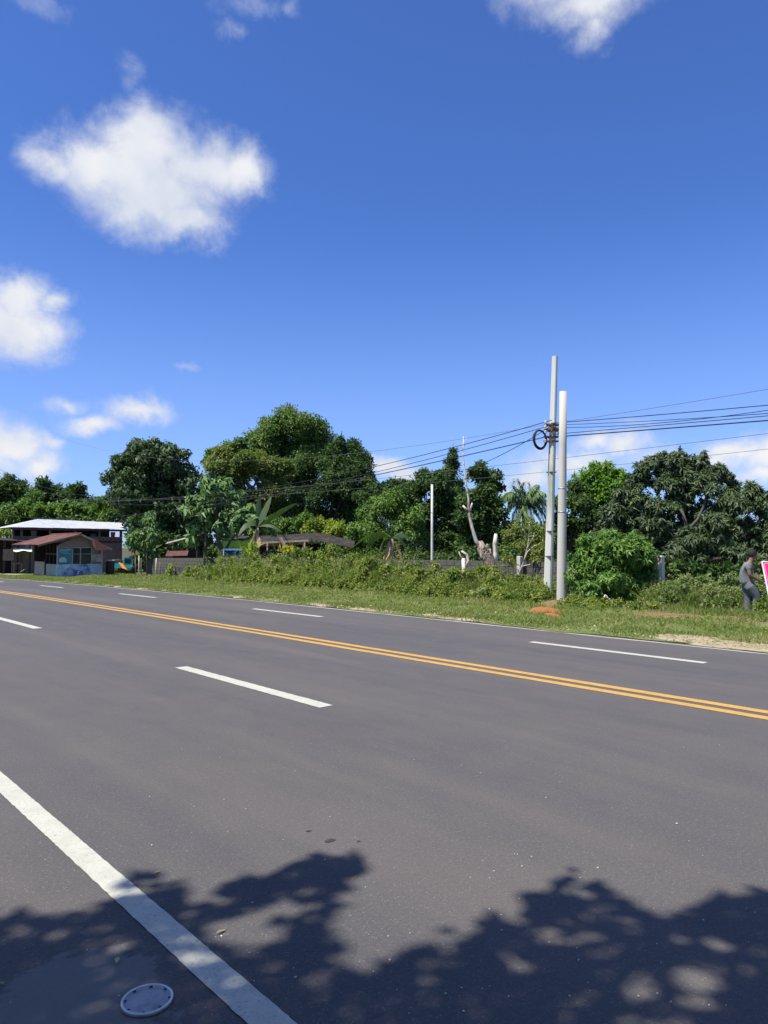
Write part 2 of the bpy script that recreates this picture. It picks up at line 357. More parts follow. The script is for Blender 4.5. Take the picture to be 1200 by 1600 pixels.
def paint(name, c, worn, amount):
    m, nt, b = nmat(name); L = nt.links.new
    t = nt.nodes.new('ShaderNodeTexCoord')
    n = nt.nodes.new('ShaderNodeTexNoise'); n.inputs['Scale'].default_value = 7; n.inputs['Detail'].default_value = 9; n.inputs['Roughness'].default_value = .75; L(t.outputs['Object'], n.inputs['Vector'])
    n2 = nt.nodes.new('ShaderNodeTexNoise'); n2.inputs['Scale'].default_value = 60; n2.inputs['Detail'].default_value = 5; n2.inputs['Roughness'].default_value = .8; L(t.outputs['Object'], n2.inputs['Vector'])
    r1 = nt.nodes.new('ShaderNodeMapRange'); L(n.outputs[0], r1.inputs[0]); r1.inputs[1].default_value = .42; r1.inputs[2].default_value = .72; r1.inputs[4].default_value = amount
    r2 = nt.nodes.new('ShaderNodeMapRange'); L(n2.outputs[0], r2.inputs[0]); r2.inputs[1].default_value = .56; r2.inputs[2].default_value = .68
    a = nt.nodes.new('ShaderNodeMix'); a.data_type = 'RGBA'; L(r1.outputs[0], a.inputs[0]); a.inputs[6].default_value = (*c, 1); a.inputs[7].default_value = (*worn, 1)
    a2 = nt.nodes.new('ShaderNodeMix'); a2.data_type = 'RGBA'; L(r2.outputs[0], a2.inputs[0]); L(a.outputs[2], a2.inputs[6]); a2.inputs[7].default_value = (worn[0] * .5, worn[1] * .5, worn[2] * .5, 1)
    L(a2.outputs[2], b.inputs['Base Color']); b.inputs['Roughness'].default_value = .7
    bp = nt.nodes.new('ShaderNodeBump'); bp.inputs['Strength'].default_value = .35; bp.inputs['Distance'].default_value = .004; L(n2.outputs[0], bp.inputs['Height']); L(bp.outputs[0], b.inputs['Normal'])
    return m
M['white_paint'] = paint('white_road_paint', (.47, .465, .40), (.36, .355, .30), .8)
M['yellow_paint'] = paint('yellow_road_paint', (.52, .30, .065), (.36, .21, .06), .8)
def verge_mat():
    m, nt, b = nmat('verge_soil_and_grass'); L = nt.links.new
    t = nt.nodes.new('ShaderNodeTexCoord')
    def noise(s, d, r=.65):
        n = nt.nodes.new('ShaderNodeTexNoise'); n.inputs['Scale'].default_value = s; n.inputs['Detail'].default_value = d; n.inputs['Roughness'].default_value = r; L(t.outputs['Object'], n.inputs['Vector']); return n.outputs[0]
    r = nt.nodes.new('ShaderNodeValToRGB'); e = r.color_ramp.elements; e.new(.5); e.new(.6)
    for i, (p, c) in enumerate(((.3, (.10, .145, .04)), (.48, (.14, .18, .05)), (.56, (.19, .19, .085)), (.66, (.25, .20, .125)))): e[i].position = p; e[i].color = (*c, 1)
    mxn = nt.nodes.new('ShaderNodeMath'); mxn.operation = 'MULTIPLY_ADD'; L(noise(7, 8, .75), mxn.inputs[0]); mxn.inputs[1].default_value = .5
    hm = nt.nodes.new('ShaderNodeMath'); hm.operation = 'MULTIPLY'; L(noise(.5, 4), hm.inputs[0]); hm.inputs[1].default_value = .5; L(hm.outputs[0], mxn.inputs[2])
    L(mxn.outputs[0], r.inputs[0]); L(r.outputs[0], b.inputs['Base Color']); b.inputs['Roughness'].default_value = .95; b.inputs['Specular IOR Level'].default_value = .1
    bp = nt.nodes.new('ShaderNodeBump'); bp.inputs['Strength'].default_value = .8; bp.inputs['Distance'].default_value = .05; L(noise(25, 6), bp.inputs['Height']); L(bp.outputs[0], b.inputs['Normal'])
    return m
M['verge'] = verge_mat()
M['ground'] = rough_mat('dark_soil', (.05, .06, .02), (.10, .085, .05), .95, .8, .5)  # dark brown-green soil
M['sand'] = rough_mat('pale_sandy_soil', (.27, .22, .14), (.38, .32, .22), .95, 6, .5, c3=(.16, .15, .07))
M['red_soil'] = rough_mat('red_soil', (.24, .085, .03), (.36, .15, .06), .95, 9, .7)
M['brown_soil'] = rough_mat('brown_litter_soil', (.13, .085, .04), (.24, .17, .08), .95, 8, .7)
M['concrete'] = rough_mat('pole_concrete', (.46, .45, .40), (.60, .58, .52), .85, 2.2, .25, stretch=(1, 1, .12), c3=(.30, .29, .25))
M['concrete_pale'] = rough_mat('pale_pole_concrete', (.52, .53, .47), (.66, .66, .60), .85, 2.2, .2, stretch=(1, 1, .12), c3=(.35, .37, .31))
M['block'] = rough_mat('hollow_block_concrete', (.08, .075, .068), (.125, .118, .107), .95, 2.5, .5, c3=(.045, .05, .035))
M['mortar'] = rough_mat('mortar', (.07, .067, .06), (.10, .096, .088), .95, 5, .5)
M['rust'] = rough_mat('rusty_sheet', (.085, .03, .029), (.15, .06, .053), .75, 2.5, .2, c3=(.20, .13, .11), stretch=(.6, 2, 1))
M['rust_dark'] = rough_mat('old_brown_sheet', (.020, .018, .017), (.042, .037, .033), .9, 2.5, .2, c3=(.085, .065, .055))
M['tin'] = rough_mat('pale_tin_sheet', (.44, .46, .48), (.54, .555, .57), .5, 1.2, .1, c3=(.40, .40, .40), s3=2)
M['tin_grey'] = rough_mat('grey_weathered_sheet', (.28, .27, .26), (.40, .38, .36), .7, 2, .15, c3=(.22, .16, .12))
M['wood'] = rough_mat('weathered_wood', (.14, .10, .07), (.24, .19, .14), .9, 4, .3, stretch=(1, 1, .2))
M['wood_dark'] = rough_mat('dark_wood', (.05, .035, .03), (.09, .06, .05), .9, 4, .3)
M['ply'] = rough_mat('old_plywood', (.19, .13, .11), (.27, .2, .17), .9, 3, .2)
M['ply_beige'] = rough_mat('beige_plywood', (.34, .28, .21), (.44, .37, .29), .9, 3, .2)
M['dark_room'] = rough_mat('interior_shade_board', (.035, .028, .025), (.06, .045, .04), .9, 3, .2)  # boards coloured near black to stand for shaded interiors
M['bark'] = rough_mat('grey_brown_bark', (.09, .075, .06), (.19, .165, .14), .95, 6, .7, stretch=(1, 1, .3))
M['bark_dark'] = rough_mat('dark_bark', (.045, .035, .028), (.09, .075, .06), .95, 6, .7, stretch=(1, 1, .3))
M['bark_limb'] = rough_mat('grey_limb_bark', (.08, .074, .067), (.14, .13, .12), .95, 6, .6)
M['deadwood'] = rough_mat('bleached_dead_wood', (.50, .45, .38), (.70, .65, .57), .9, 5, .6, stretch=(1, 1, .25), c3=(.25, .18, .14))
M['deadwood_red'] = rough_mat('flaking_dead_bark', (.20, .14, .105), (.50, .43, .36), .95, 9, 1.0, stretch=(1, 1, .4), c3=(.07, .045, .035), s3=1.6)
M['black_rubber'] = rough_mat('black_cable_rubber', (.016, .016, .018), (.03, .03, .033), .6, 8, 0)
M['grey_wire'] = rough_mat('grey_wire', (.10, .10, .11), (.16, .16, .17), .5, 8, 0)
M['steel'] = rough_mat('galvanised_steel', (.32, .32, .33), (.42, .42, .43), .45, 8, .1, metal=.8)
M['rust_steel'] = rough_mat('rusty_steel', (.11, .05, .035), (.2, .10, .07), .8, 9, .3)
leaf = leaf_mat
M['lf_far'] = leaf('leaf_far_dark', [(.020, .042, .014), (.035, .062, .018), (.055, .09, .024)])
M['lf_mid'] = leaf('leaf_mid_green', [(.038, .075, .017), (.06, .11, .022), (.10, .15, .03)])
M['lf_creeper'] = leaf('leaf_creeper_dark', [(.02, .042, .017), (.034, .06, .022), (.055, .085, .03)], spec=.3, rough=.5)
M['lf_big'] = leaf('leaf_big_tree', [(.04, .075, .02), (.06, .105, .028), (.09, .14, .036), (.12, .145, .045)], patch=.35, gain=1.75)
M['lf_red'] = leaf('leaf_reddish_green', [(.045, .08, .018), (.07, .105, .024), (.11, .135, .035), (.135, .12, .04)], patch=.4)
M['lf_yellow'] = leaf('leaf_yellow_green', [(.08, .12, .02), (.125, .165, .026), (.19, .21, .035)], trans=.35)
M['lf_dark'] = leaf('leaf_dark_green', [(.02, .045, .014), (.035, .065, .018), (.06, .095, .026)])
M['lf_mango'] = leaf('leaf_mango', [(.026, .044, .018), (.046, .07, .028), (.08, .108, .045)], spec=.35, rough=.5, trans=.2)
M['lf_bush'] = leaf('leaf_mango_bush', [(.045, .095, .02), (.065, .13, .026), (.09, .16, .03), (.14, .20, .04)], spec=.3, rough=.5, trans=.3, patch=1.6, gain=1.75)
M['lf_rose'] = leaf('leaf_broad_drooping', [(.038, .075, .026), (.06, .105, .035), (.10, .145, .05)], spec=.3, rough=.5, trans=.25, gain=2.2)
M['lf_light'] = leaf('leaf_light_green', [(.06, .12, .018), (.09, .165, .024), (.13, .2, .03)], trans=.35)
M['lf_weed'] = leaf('leaf_weeds', [(.07, .115, .022), (.11, .16, .03), (.17, .20, .045), (.25, .24, .085)], trans=.3, patch=1.3, gain=1.3)
M['lf_pale'] = leaf('leaf_pale_weeds', [(.075, .12, .04), (.11, .16, .05), (.16, .20, .075), (.24, .25, .12)], trans=.3, patch=1.6, gain=1.3)
M['lf_grass'] = leaf('grass_blades', [(.10, .155, .04), (.14, .19, .05), (.19, .205, .07), (.30, .26, .15)], trans=.3, patch=.7, spec=.1, gain=1.2)
M['lf_tallgrass'] = leaf('tall_grass_blades', [(.09, .14, .025), (.13, .185, .04), (.20, .22, .075), (.30, .27, .14)], trans=.3, patch=1.4, spec=.1, gain=1.15)
M['lf_banana'] = leaf('leaf_banana', [(.045, .08, .028), (.06, .10, .036), (.08, .12, .05)], spec=.3, trans=.25, gain=1.0)
M['lf_dry'] = leaf('leaf_dry', [(.20, .13, .07), (.30, .21, .11), (.40, .31, .19)], trans=.2)
M['lf_palm'] = leaf('leaf_palm', [(.06, .10, .04), (.085, .135, .05), (.12, .17, .07)], spec=.5, trans=.25)
M['lf_litter'] = leaf('leaf_litter', [(.20, .15, .07), (.32, .26, .13), (.44, .38, .22), (.24, .18, .09)], trans=.1, patch=2, gain=1.1)
M['lf_lime'] = leaf('leaf_lime', [(.16, .25, .03), (.22, .30, .04), (.30, .34, .06)], trans=.4, gain=1.2)
M['lf_gold'] = leaf('leaf_gold', [(.42, .36, .03), (.50, .44, .05), (.38, .36, .06)], trans=.35, gain=1)

# ------------------------------------------------------------------ ground, road
def sheet(name, xs, ys, zf, mat, parent=None, jx=None):
    nx, ny = len(xs), len(ys); V = []
    for j, y in enumerate(ys):
        for i, x in enumerate(xs):
            xx = x + (jx(i, y) if jx else 0); V.append((xx, y, zf(xx, y)))
    me = bpy.data.meshes.new(name); me.from_pydata(V, [], [(j * nx + i, j * nx + i + 1, (j + 1) * nx + i + 1, (j + 1) * nx + i) for j in range(ny - 1) for i in range(nx - 1)])
    me.polygons.foreach_set('use_smooth', [True] * len(me.polygons)); me.update()
    return link(name, me, mat, parent)
def lin(a, b, n): return [a + (b - a) * i / n for i in range(n + 1)]
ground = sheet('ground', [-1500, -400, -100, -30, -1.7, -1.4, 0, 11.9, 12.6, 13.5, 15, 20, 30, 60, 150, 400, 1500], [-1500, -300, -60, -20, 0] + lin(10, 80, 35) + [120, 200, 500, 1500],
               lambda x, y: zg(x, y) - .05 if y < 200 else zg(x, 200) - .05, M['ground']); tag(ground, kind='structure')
YS = [-200, -60, -20] + lin(-10, 10, 10) + lin(12, 90, 39) + [140, 200]
road = sheet('road', [-1.6, 1.4, 4.5, 7.4, 10, 11.72], YS, lambda x, y: zroad(y), M['asphalt']); tag(road, kind='structure')
def hsh(a): return math.sin(a * 12.9898) * 43758.5453 % 1
def marking(name, x, w, y0, y1, mat, step=.5, jit=.0):
    n = max(2, int((y1 - y0) / step)); ys = lin(y0, y1, n)
    return sheet(name, [x - w / 2, x + w / 2], ys, lambda X, Y: zroad(Y) + .004, mat, road, (lambda i, y: (hsh(y * 7.3 + i * 3.1) - .5) * jit) if jit else None)
marking('near_edge_line', 1.397, .125, -40, 1.5, M['white_paint'])
marking('near_edge_line', 1.397, .125, 1.5, 9, M['white_paint'], .03, .004)
marking('near_edge_line', 1.397, .125, 9, 150, M['white_paint'], 1)
for k in range(-3, 12):
    y = 5.95 + k * 9.35
    marking('lane_dash', 4.47, .17, y, y + 3.2, M['white_paint'], .05 if 0 <= k < 2 else .4, .008 if 0 <= k < 2 else 0)
for k in range(-3, 12):
    y = 4.72 + k * 8.8
    marking('lane_dash', 10.02, .15, y, y + 2.95, M['white_paint'], .4)
for x in (7.25, 7.51): marking('center_line', x, .135, -60, 150, M['yellow_paint'], .5, .01)
marking('far_edge_line', 11.52, .075, -40, 150, M['white_paint'], .4, .03)
for px, py, a, b in ((515, 1314, .035, .022), (482, 1299, .018, .01), (560, 1315, .014, .009)):     # dark spots on the asphalt
    c = G(px, py); mb = MB(); n = 14
    mb.add([(c.x + a * math.cos(t) * q, c.y + b * math.sin(t) * q, .003) for t, q in [(2 * math.pi * i / n, random.uniform(.75, 1.2)) for i in range(n)]], [tuple(range(n))])
    mb.build('oil_spot', M['black_rubber'] if 0 else MATS.get('spot') or rough_mat('spot', (.035, .035, .037), (.06, .058, .06), .7, 30, 0), road)
# the verge, a bumpy sheet whose edge creeps over the asphalt
def vz(x, y): return zg(x, y) + .012 + .05 * sm(11.7, 12.4, x) + .03 * math.sin(x * 1.7 + y * .6) * math.sin(y * .9 - x) * sm(12, 13, x)
ve = lin(-12, 75, 290)
verge = sheet('verge', [11.66, 11.72, 11.8, 12, 12.3, 12.7] + lin(13.2, 21, 26), ve, lambda x, y: vz(x, y), M['verge'], None,
              lambda i, y: (.10 * (hsh(round(y, 2)) - .5) + .08 * math.sin(y * 1.3) + .05 * math.sin(y * 3.7)) * (1 if i < 3 else .5 if i < 5 else 0)); tag(verge, kind='structure')
def patch(name, c, rx, ry, h, mat, label, n=26, rings=6, rot=0):
    mb = MB(); vs = []; 
    ph = [random.uniform(0, 6.28) for _ in range(4)]
    for j in range(rings + 1):
        t = j / rings
        for i in range(n):
            a = 2 * math.pi * i / n; q = 1 + .18 * math.sin(2 * a + ph[0]) + .13 * math.sin(3 * a + ph[1]) + .09 * math.sin(7 * a + ph[2]) + .05 * random.uniform(-1, 1)
            lx, ly = rx * t * q * math.cos(a), ry * t * q * math.sin(a)
            x = c.x + lx * math.cos(rot) - ly * math.sin(rot); y = c.y + lx * math.sin(rot) + ly * math.cos(rot)
            vs.append((x, y, vz(x, y) + h * (1 - t * t) + .012 - .02 * (t > .97) + random.uniform(-.2, .2) * h * (1 - t)))
    mb.add(vs, [(j * n + i, j * n + (i + 1) % n, (j + 1) * n + (i + 1) % n, (j + 1) * n + i) for j in range(rings) for i in range(n)], True)
    return tag(mb.build(name, mat), kind='structure')
patch('sandy_patch', G(1140, 1010), .34, 1.15, .015, M['sand'], '')
patch('sandy_patch', G(1075, 1001), .2, .6, .012, M['sand'], '')
patch('red_soil_mound', G(850, 961), .3, .5, .10, M['red_soil'], '')
patch('red_soil_mound', G(862, 966), .12, .25, .05, M['red_soil'], '')
patch('red_soil_mound', G(872, 950), .5, .55, .13, M['brown_soil'], '')
patch('bare_soil', G(1040, 966), .55, .8, .06, M['brown_soil'], '')
patch('bare_soil', G(1140, 972), .35, .5, .04, M['brown_soil'], '')
for _i in range(26):
    _y = 1.5 + 36 * random.random() ** 1.4; patch('sandy_patch', Vector((11.82 + random.random() * .12, _y, 0)), random.uniform(.05, .14), random.uniform(.2, .7), .012, M['sand'], '', 16, 4)
patch('sandy_patch', G(60, 900), .6, 1.6, .02, M['sand'], '')
patch('sandy_patch', G(145, 909), .5, 1.0, .02, M['sand'], '')
patch('sandy_patch', G(12, 899), .8, 2.5, .02, M['sand'], '')

# ------------------------------------------------------------------ grass and weeds
def scatter(n, x0, x1, y0, y1, powr=1.6):
    x = rng.uniform(x0, x1, n); y = y0 + (y1 - y0) * rng.random(n) ** powr
    return x, y
vzv = np.vectorize(vz)
def blades(n, x0, x1, y0, y1, h, w, powr=1.6, lean=.5, dens=None):
    x, y = scatter(n, x0, x1, y0, y1, powr)
    k = np.sin(x * 2.1 + np.sin(y * 1.3) * 2) * np.sin(y * 1.7 + x * .6) + rng.normal(size=n) * .6
    keep = k > -.45
    if dens is not None: keep &= dens(x, y)
    x, y, k = x[keep], y[keep], k[keep]; n = len(x); z = vzv(x, y)
    a = rng.uniform(0, 2 * math.pi, n); hh = h * rng.uniform(.5, 1.3, n) * (1 + .3 * np.clip(k, -1, 1)); ww = w * rng.uniform(.7, 1.3, n) * (1 + np.maximum(0, y - 14) * .03)
    lx, ly = rng.normal(size=n) * lean * hh, rng.normal(size=n) * lean * hh
    dx, dy = np.cos(a) * ww / 2, np.sin(a) * ww / 2
    return np.stack([np.stack([x - dx, y - dy, z - .01], 1), np.stack([x + dx, y + dy, z - .01], 1), np.stack([x + lx, y + ly, z + hh], 1)], 1).reshape(-1, 3)
gv = np.concatenate([blades(150000, 12.0, 17.8, 0, 55, .06, .024, 1.5, .9), blades(26000, 11.74, 12.4, 0, 60, .045, .02, 1.4, .9), blades(30000, 16.5, 20.3, 2, 55, .12, .026, 1.5, .7)])
tag(link('grass', quads_mesh('grass', gv, 3), M['lf_grass']), 'short patchy green grass covering the far roadside verge', 'grass', kind='stuff')
tv = []
for (px0, px1, X0, X1, n, h) in ((1020, 1215, 18.9, 20.3, 3500, .42), (600, 850, 17.8, 20.0, 4500, .5), (345, 640, 18.0, 20.2, 4500, .85), (1015, 1215, 17.7, 19.2, 3500, .14)):
    ys = [PXp((X0 + X1) / 2, p, 900).y for p in (px0, px1)]; tv.append(blades(n, X0, X1, min(ys), max(ys), h, .03, 1.0, .55))
tag(link('tall_grass', quads_mesh('tall_grass', np.concatenate(tv), 3), M['lf_tallgrass']), 'tall seeding grass standing in front of the block wall', 'grass', kind='stuff')
def weed_verts(n, X0, X1, Y0, Y1, h0, h1, L=.13, W=.07, per=16):
    x = rng.uniform(X0, X1, n); y = rng.uniform(Y0, Y1, n); hm = .62 + .38 * np.sin(y * 1.9 + np.sin(x * 2.3)) * np.sin(y * .77 + 1.3)
    h = (h0 + (h1 - h0) * rng.random(n)) * hm * np.clip((x - X0) / (X1 - X0) * .9 + .45, 0, 1.1); z = vzv(x, y)
    lean = rng.normal(size=(n, 2)) * .25
    t = np.tile(np.linspace(.12, 1, per), n); P = np.stack([np.repeat(x, per) + np.repeat(lean[:, 0] * h, per) * t * t, np.repeat(y, per) + np.repeat(lean[:, 1] * h, per) * t * t, np.repeat(z, per) + np.repeat(h, per) * t], 1)
    a = rng.uniform(0, 2 * math.pi, len(P)); A = np.stack([np.cos(a), np.sin(a), rng.normal(size=len(P)) * .35 + .05], 1)
    N = np.array([0, 0, 1.0]) + rng.normal(size=P.shape) * .4
    V = leaf_verts(P, A, N, L * rng.uniform(.6, 1.3, len(P)) * (1.2 - .5 * t), W * rng.uniform(.7, 1.3, len(P)) * (1.2 - .5 * t), .25)
    return V
def yr(X, px): return PXp(X, px, 900).y
def mounds(px0, px1, step, X0, X1, top, r0, r1, L, W, cover=1.5, rows=2):
    lb = []
    for px in np.arange(px0, px1, step):
        for row in range(rows):
            X = X0 + (X1 - X0) * (row + random.random()) / rows; y = PXp(X, px + random.uniform(-step, step) * .5, 900).y; r = random.uniform(r0, r1)
            h = top * random.uniform(.5, 1.12) * (.62 + .38 * (row + 1) / rows); r *= random.uniform(.7, 1.1); zz = vz(X, y); z = max(r * .5, h - r)
            lb.append(((X, y, zz + z), r))
            if z > r * .9: lb.append(((X - .15, y, zz + z * .4), r))
    return crown_verts(lb, L, W, cover, nsub=13, droop=.25, rsub=.46)
wv = [mounds(352, 470, 17, 18.4, 20.1, 1.4, .22, .42, .16, .08, 1.1), mounds(462, 575, 16, 18.2, 20.1, 1.72, .25, .45, .17, .075, 1.1), mounds(565, 660, 17, 18.0, 20.1, 1.15, .2, .36, .15, .075, 1.1),
      mounds(650, 790, 18, 17.9, 20.0, 1.08, .16, .3, .13, .07, 1.1), mounds(780, 860, 15, 17.6, 19.6, .7, .15, .26, .12, .065, 1.0), mounds(270, 352, 16, 19.2, 20.2, .85, .2, .36, .16, .08, 1.0),
      mounds(1198, 1225, 12, 18.6, 19.0, .4, .12, .2, .13, .07), mounds(885, 1020, 16, 17.5, 17.9, .22, .12, .18, .09, .05, 1.1, 1),
      weed_verts(1300, 17.5, 20.2, yr(19, 600), yr(19, 345), .8, 1.95, .15, .055, 24), weed_verts(1300, 17.3, 20.2, yr(19, 860), yr(19, 590), .35, 1.35, .13, .05, 20),
      weed_verts(160, 17.0, 17.9, yr(17.5, 950), yr(17.5, 885), .15, .35, .10, .06), weed_verts(420, 13.2, 17.6, 4, 32, .06, .22, .09, .045, 8)]
tag(link('weeds', quads_mesh('weeds', np.concatenate(wv)), M['lf_weed']), 'tangle of leafy yellow-green weeds along the foot of the wall', 'weeds', kind='stuff')
wv = [mounds(1018, 1220, 12, 19.0, 20.9, .85, .16, .32, .11, .05, 1.1, 3), weed_verts(900, 18.9, 20.6, yr(19.7, 1218), yr(19.7, 1018), .4, 1.2, .12, .045, 18), mounds(560, 780, 30, 17.6, 18.2, .4, .15, .26, .12, .06, 1.0, 1),
      weed_verts(260, 18.2, 20.0, yr(19, 560), yr(19, 400), .9, 1.9, .14, .05, 22)]
tag(link('pale_weeds', quads_mesh('pale_weeds', np.concatenate(wv)), M['lf_pale']), 'dusty pale-green weeds between the round bush and the man', 'weeds', kind='stuff')
# dry leaves shed along the road edge
def litter(n, gen):
    P = np.array([gen() for _ in range(n)]); a = rng.uniform(0, 6.28, n); A = np.stack([np.cos(a), np.sin(a), rng.normal(size=n) * .25], 1); N = np.array([0, 0, 1.]) + rng.normal(size=P.shape) * .35
    return leaf_verts(P, A, N, rng.uniform(.03, .085, n), rng.uniform(.018, .045, n), .2)
def g1():
    y = random.uniform(2, 30); x = 11.75 + abs(random.gauss(0, .3)) ; return (x, y, vz(x, y) + .03)
def g2():
    x = random.uniform(12.2, 16.5); y = random.uniform(2, 26); return (x, y, vz(x, y) + .05)
tag(link('leaf_litter', quads_mesh('leaf_litter', np.concatenate([litter(800, g1), litter(130, g2)])), M['lf_litter']), 'dry yellowish leaves scattered along the road edge', 'leaf litter', kind='stuff')
mb = MB(); rd = random.Random(5)
for i in range(110):
    d = rd.uniform(0, 1) ** 1.3; px, py = rd.uniform(-30, 1230), 1150 + 440 * rd.random()
    c = G(px, py); s = rd.uniform(.002, .0045) * (1.8 if rd.random() < .05 else 1)
    mb.blob((c.x, c.y, c.z + s * .4), (s * rd.uniform(.8, 2), s * rd.uniform(.8, 1.5), s * .6), 5, 3, .3, rd)
tag(mb.build('road_grit', rough_mat('pale_grit', (.36, .34, .3), (.55, .53, .48), .9, 30, 0)), 'pale grit and chips strewn over the asphalt', 'grit', kind='stuff')

# ------------------------------------------------------------------ hollow block wall and fence posts
WX = 20.5
wy0, wy1 = 13.0, 46.4
wall = empty('block_wall', (WX, 24, zg(WX, 24)), 'low grey hollow-block wall running behind the roadside weeds', 'wall')
blk = bpy.data.meshes.new('block')
bm = bmesh.new(); bmesh.ops.create_cube(bm, size=1)
for v in bm.verts: v.co = Vector((v.co.x * .14, v.co.y * .385, v.co.z * .185))
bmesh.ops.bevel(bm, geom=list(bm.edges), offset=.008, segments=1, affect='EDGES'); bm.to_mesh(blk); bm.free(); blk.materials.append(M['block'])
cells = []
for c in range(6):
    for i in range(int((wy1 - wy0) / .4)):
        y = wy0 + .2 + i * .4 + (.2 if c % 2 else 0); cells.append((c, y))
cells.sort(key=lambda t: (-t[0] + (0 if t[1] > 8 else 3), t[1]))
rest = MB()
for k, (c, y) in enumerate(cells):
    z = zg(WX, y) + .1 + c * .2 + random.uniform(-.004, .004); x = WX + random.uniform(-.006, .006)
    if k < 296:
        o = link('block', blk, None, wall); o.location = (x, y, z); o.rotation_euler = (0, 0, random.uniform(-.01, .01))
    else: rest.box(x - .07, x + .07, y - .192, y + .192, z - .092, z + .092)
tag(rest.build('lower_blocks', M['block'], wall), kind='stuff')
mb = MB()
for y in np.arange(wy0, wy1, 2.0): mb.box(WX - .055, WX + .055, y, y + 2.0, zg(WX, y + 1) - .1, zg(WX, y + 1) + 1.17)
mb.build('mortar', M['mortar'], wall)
def post(px, top_y, X, w, label, lean=0):
    p = PXp(X, px, top_y); zb = zg(X, p.y)
    mb = MB(); mb.add([(X + i * w / 2 * q + (lean if z > zb else 0), p.y + j * w / 2 * q, z) for z, q in ((zb - .1, 1), (p.z - .03, .93), (p.z, .8)) for i, j in ((-1, -1), (1, -1), (1, 1), (-1, 1))],
                      [(3, 2, 1, 0)] + [(b + k, b + (k + 1) % 4, b + 4 + (k + 1) % 4, b + 4 + k) for b in (0, 4) for k in range(4)] + [(8, 9, 10, 11)])
    return tag(mb.build('fence_post', M['concrete']), label, 'post')
post(1032, 868, 20.2, .17, 'pale concrete post standing behind the round mango bush')
post(812, 869, 20.2, .16, 'grey concrete post in front of the wall left of the utility poles')
post(644, 884, 20.2, .12, 'short grey post in the weeds below the thin bare pole')

# ------------------------------------------------------------------ utility poles, wires, coil
pR = G(877, 946)
mb = MB(); dR = (pR - Vector((0, 0, 0))).dot(FH); topR = at(880, 612, dR)
mb.tube([pR + Vector((0, 0, -.3))] + [pR.lerp(topR, t) for t in (.0, .25, .5, .75, 1)], [.14, .138, .13, .122, .113, .105], 20)
root = empty('utility_pole', pR, 'thick round concrete utility pole nearest the road, shorter of the pair', 'utility pole')
mb.build('shaft', M['concrete'], root)
def ring_at(a, b, t, r, h, mat, parent, name='strap'):
    c = a.lerp(b, t); m = MB(); m.lathe((c.x, c.y, c.z), [(r, 0), (r + .006, .004), (r + .006, h), (r, h + .004)], 20); return m.build(name, mat, parent)
for t, r in ((.43, .136), (.54, .132)): ring_at(pR, topR, t, r - .014, .035, M['steel'], root)
dL = 23.2; baseL = at(856, 935, dL); baseL.z = zg(baseL.x, baseL.y); topL = at(867, 557, dL)
rootL = empty('utility_pole', baseL, 'slim square concrete utility pole carrying the cables, taller of the pair', 'utility pole')
mb = MB(); vs = []
for z, w in ((-.3, .25), (0, .25), (.5, .20), (1, .155)):
    c = baseL.lerp(topL, max(0, z)) + Vector((0, 0, min(0, z)))
    e = w / 2; k = w * .16
    for i, j in ((-e + k, -e), (e - k, -e), (e, -e + k), (e, e - k), (e - k, e), (-e + k, e), (-e, e - k), (-e, -e + k)): vs.append(c + RT * (i * .86 + j * .5) + FH * (j * .86 - i * .5))
mb.add(vs, [tuple(range(7, -1, -1))] + [(b * 8 + k, b * 8 + (k + 1) % 8, b * 8 + 8 + (k + 1) % 8, b * 8 + 8 + k) for b in range(3) for k in range(8)] + [tuple(24 + k for k in range(8))])
mb.build('shaft', M['concrete_pale'], rootL)
def poleL(py): return at(856 + (935 - py) * 11 / 378, py, dL)
for py in (738, 830, 869):
    c = poleL(py); m = MB(); w = .135 - (869 - py) * .00018
    m.box(-w, w, -w, w, -.012, .012, Matrix.Translation(c) @ Matrix.Rotation(-PSI + .52, 4, 'Z')); m.build('strap', M['rust_steel'], rootL)
for py, hh in ((664, .07), (672, .10), (683, .05), (690, .04)):
    c = poleL(py); m = MB(); m.box(-.135, .135, -.135, .135, -hh / 2, hh / 2, Matrix.Translation(c) @ Matrix.Rotation(-PSI + .52, 4, 'Z'))
    m.bar(c - RT * .30 - FH * .10, c + RT * .34 - FH * .10, .045, .045); m.build('bracket', M['rust_steel'], rootL)
for py in (661, 667, 676, 690):
    for sx in (-.26, .28):
        c = poleL(py) + RT * sx - FH * .12; m = MB(); m.lathe((c.x, c.y, c.z - .05), [(.015, 0), (.04, .01), (.045, .03), (.025, .045), (.045, .06), (.04, .085), (.02, .1)], 10); m.build('insulator', M['concrete_pale'], rootL)
mb = MB(); c = poleL(672) - FH * .16
for k in range(5):
    q = [c + RT * (.05 + .2 * random.random()) + Vector((0, 0, .05 * k - .1)), c + RT * .18 + Vector((0, 0, -.12 - .05 * k)) - FH * .04, c + RT * (.02 + .1 * k) + Vector((0, 0, -.25))]
    mb.tube(q, .009, 5)
mb.build('jumper_leads', M['black_rubber'], rootL)
cc = at(844, 687, dL - .16); mb = MB()
for k in range(9):
    r = .275 + random.uniform(-.02, .02); ox, oy, oz = random.uniform(-.02, .02), random.uniform(-.05, .05), random.uniform(-.02, .02); ph = random.uniform(0, 6)
    mb.tube([cc + RT * (ox + r * .80 * math.cos(a) * (1 + .03 * math.sin(3 * a + ph))) + FH * (oy + .12 * math.cos(a)) + Vector((0, 0, oz + r * 1.06 * math.sin(a))) for a in lin(0, 2 * math.pi, 28)], .013, 6, cap=False)
tag(mb.build('cable_coil', M['black_rubber']), 'coil of spare black cable hung beside the taller utility pole', 'cable coil')
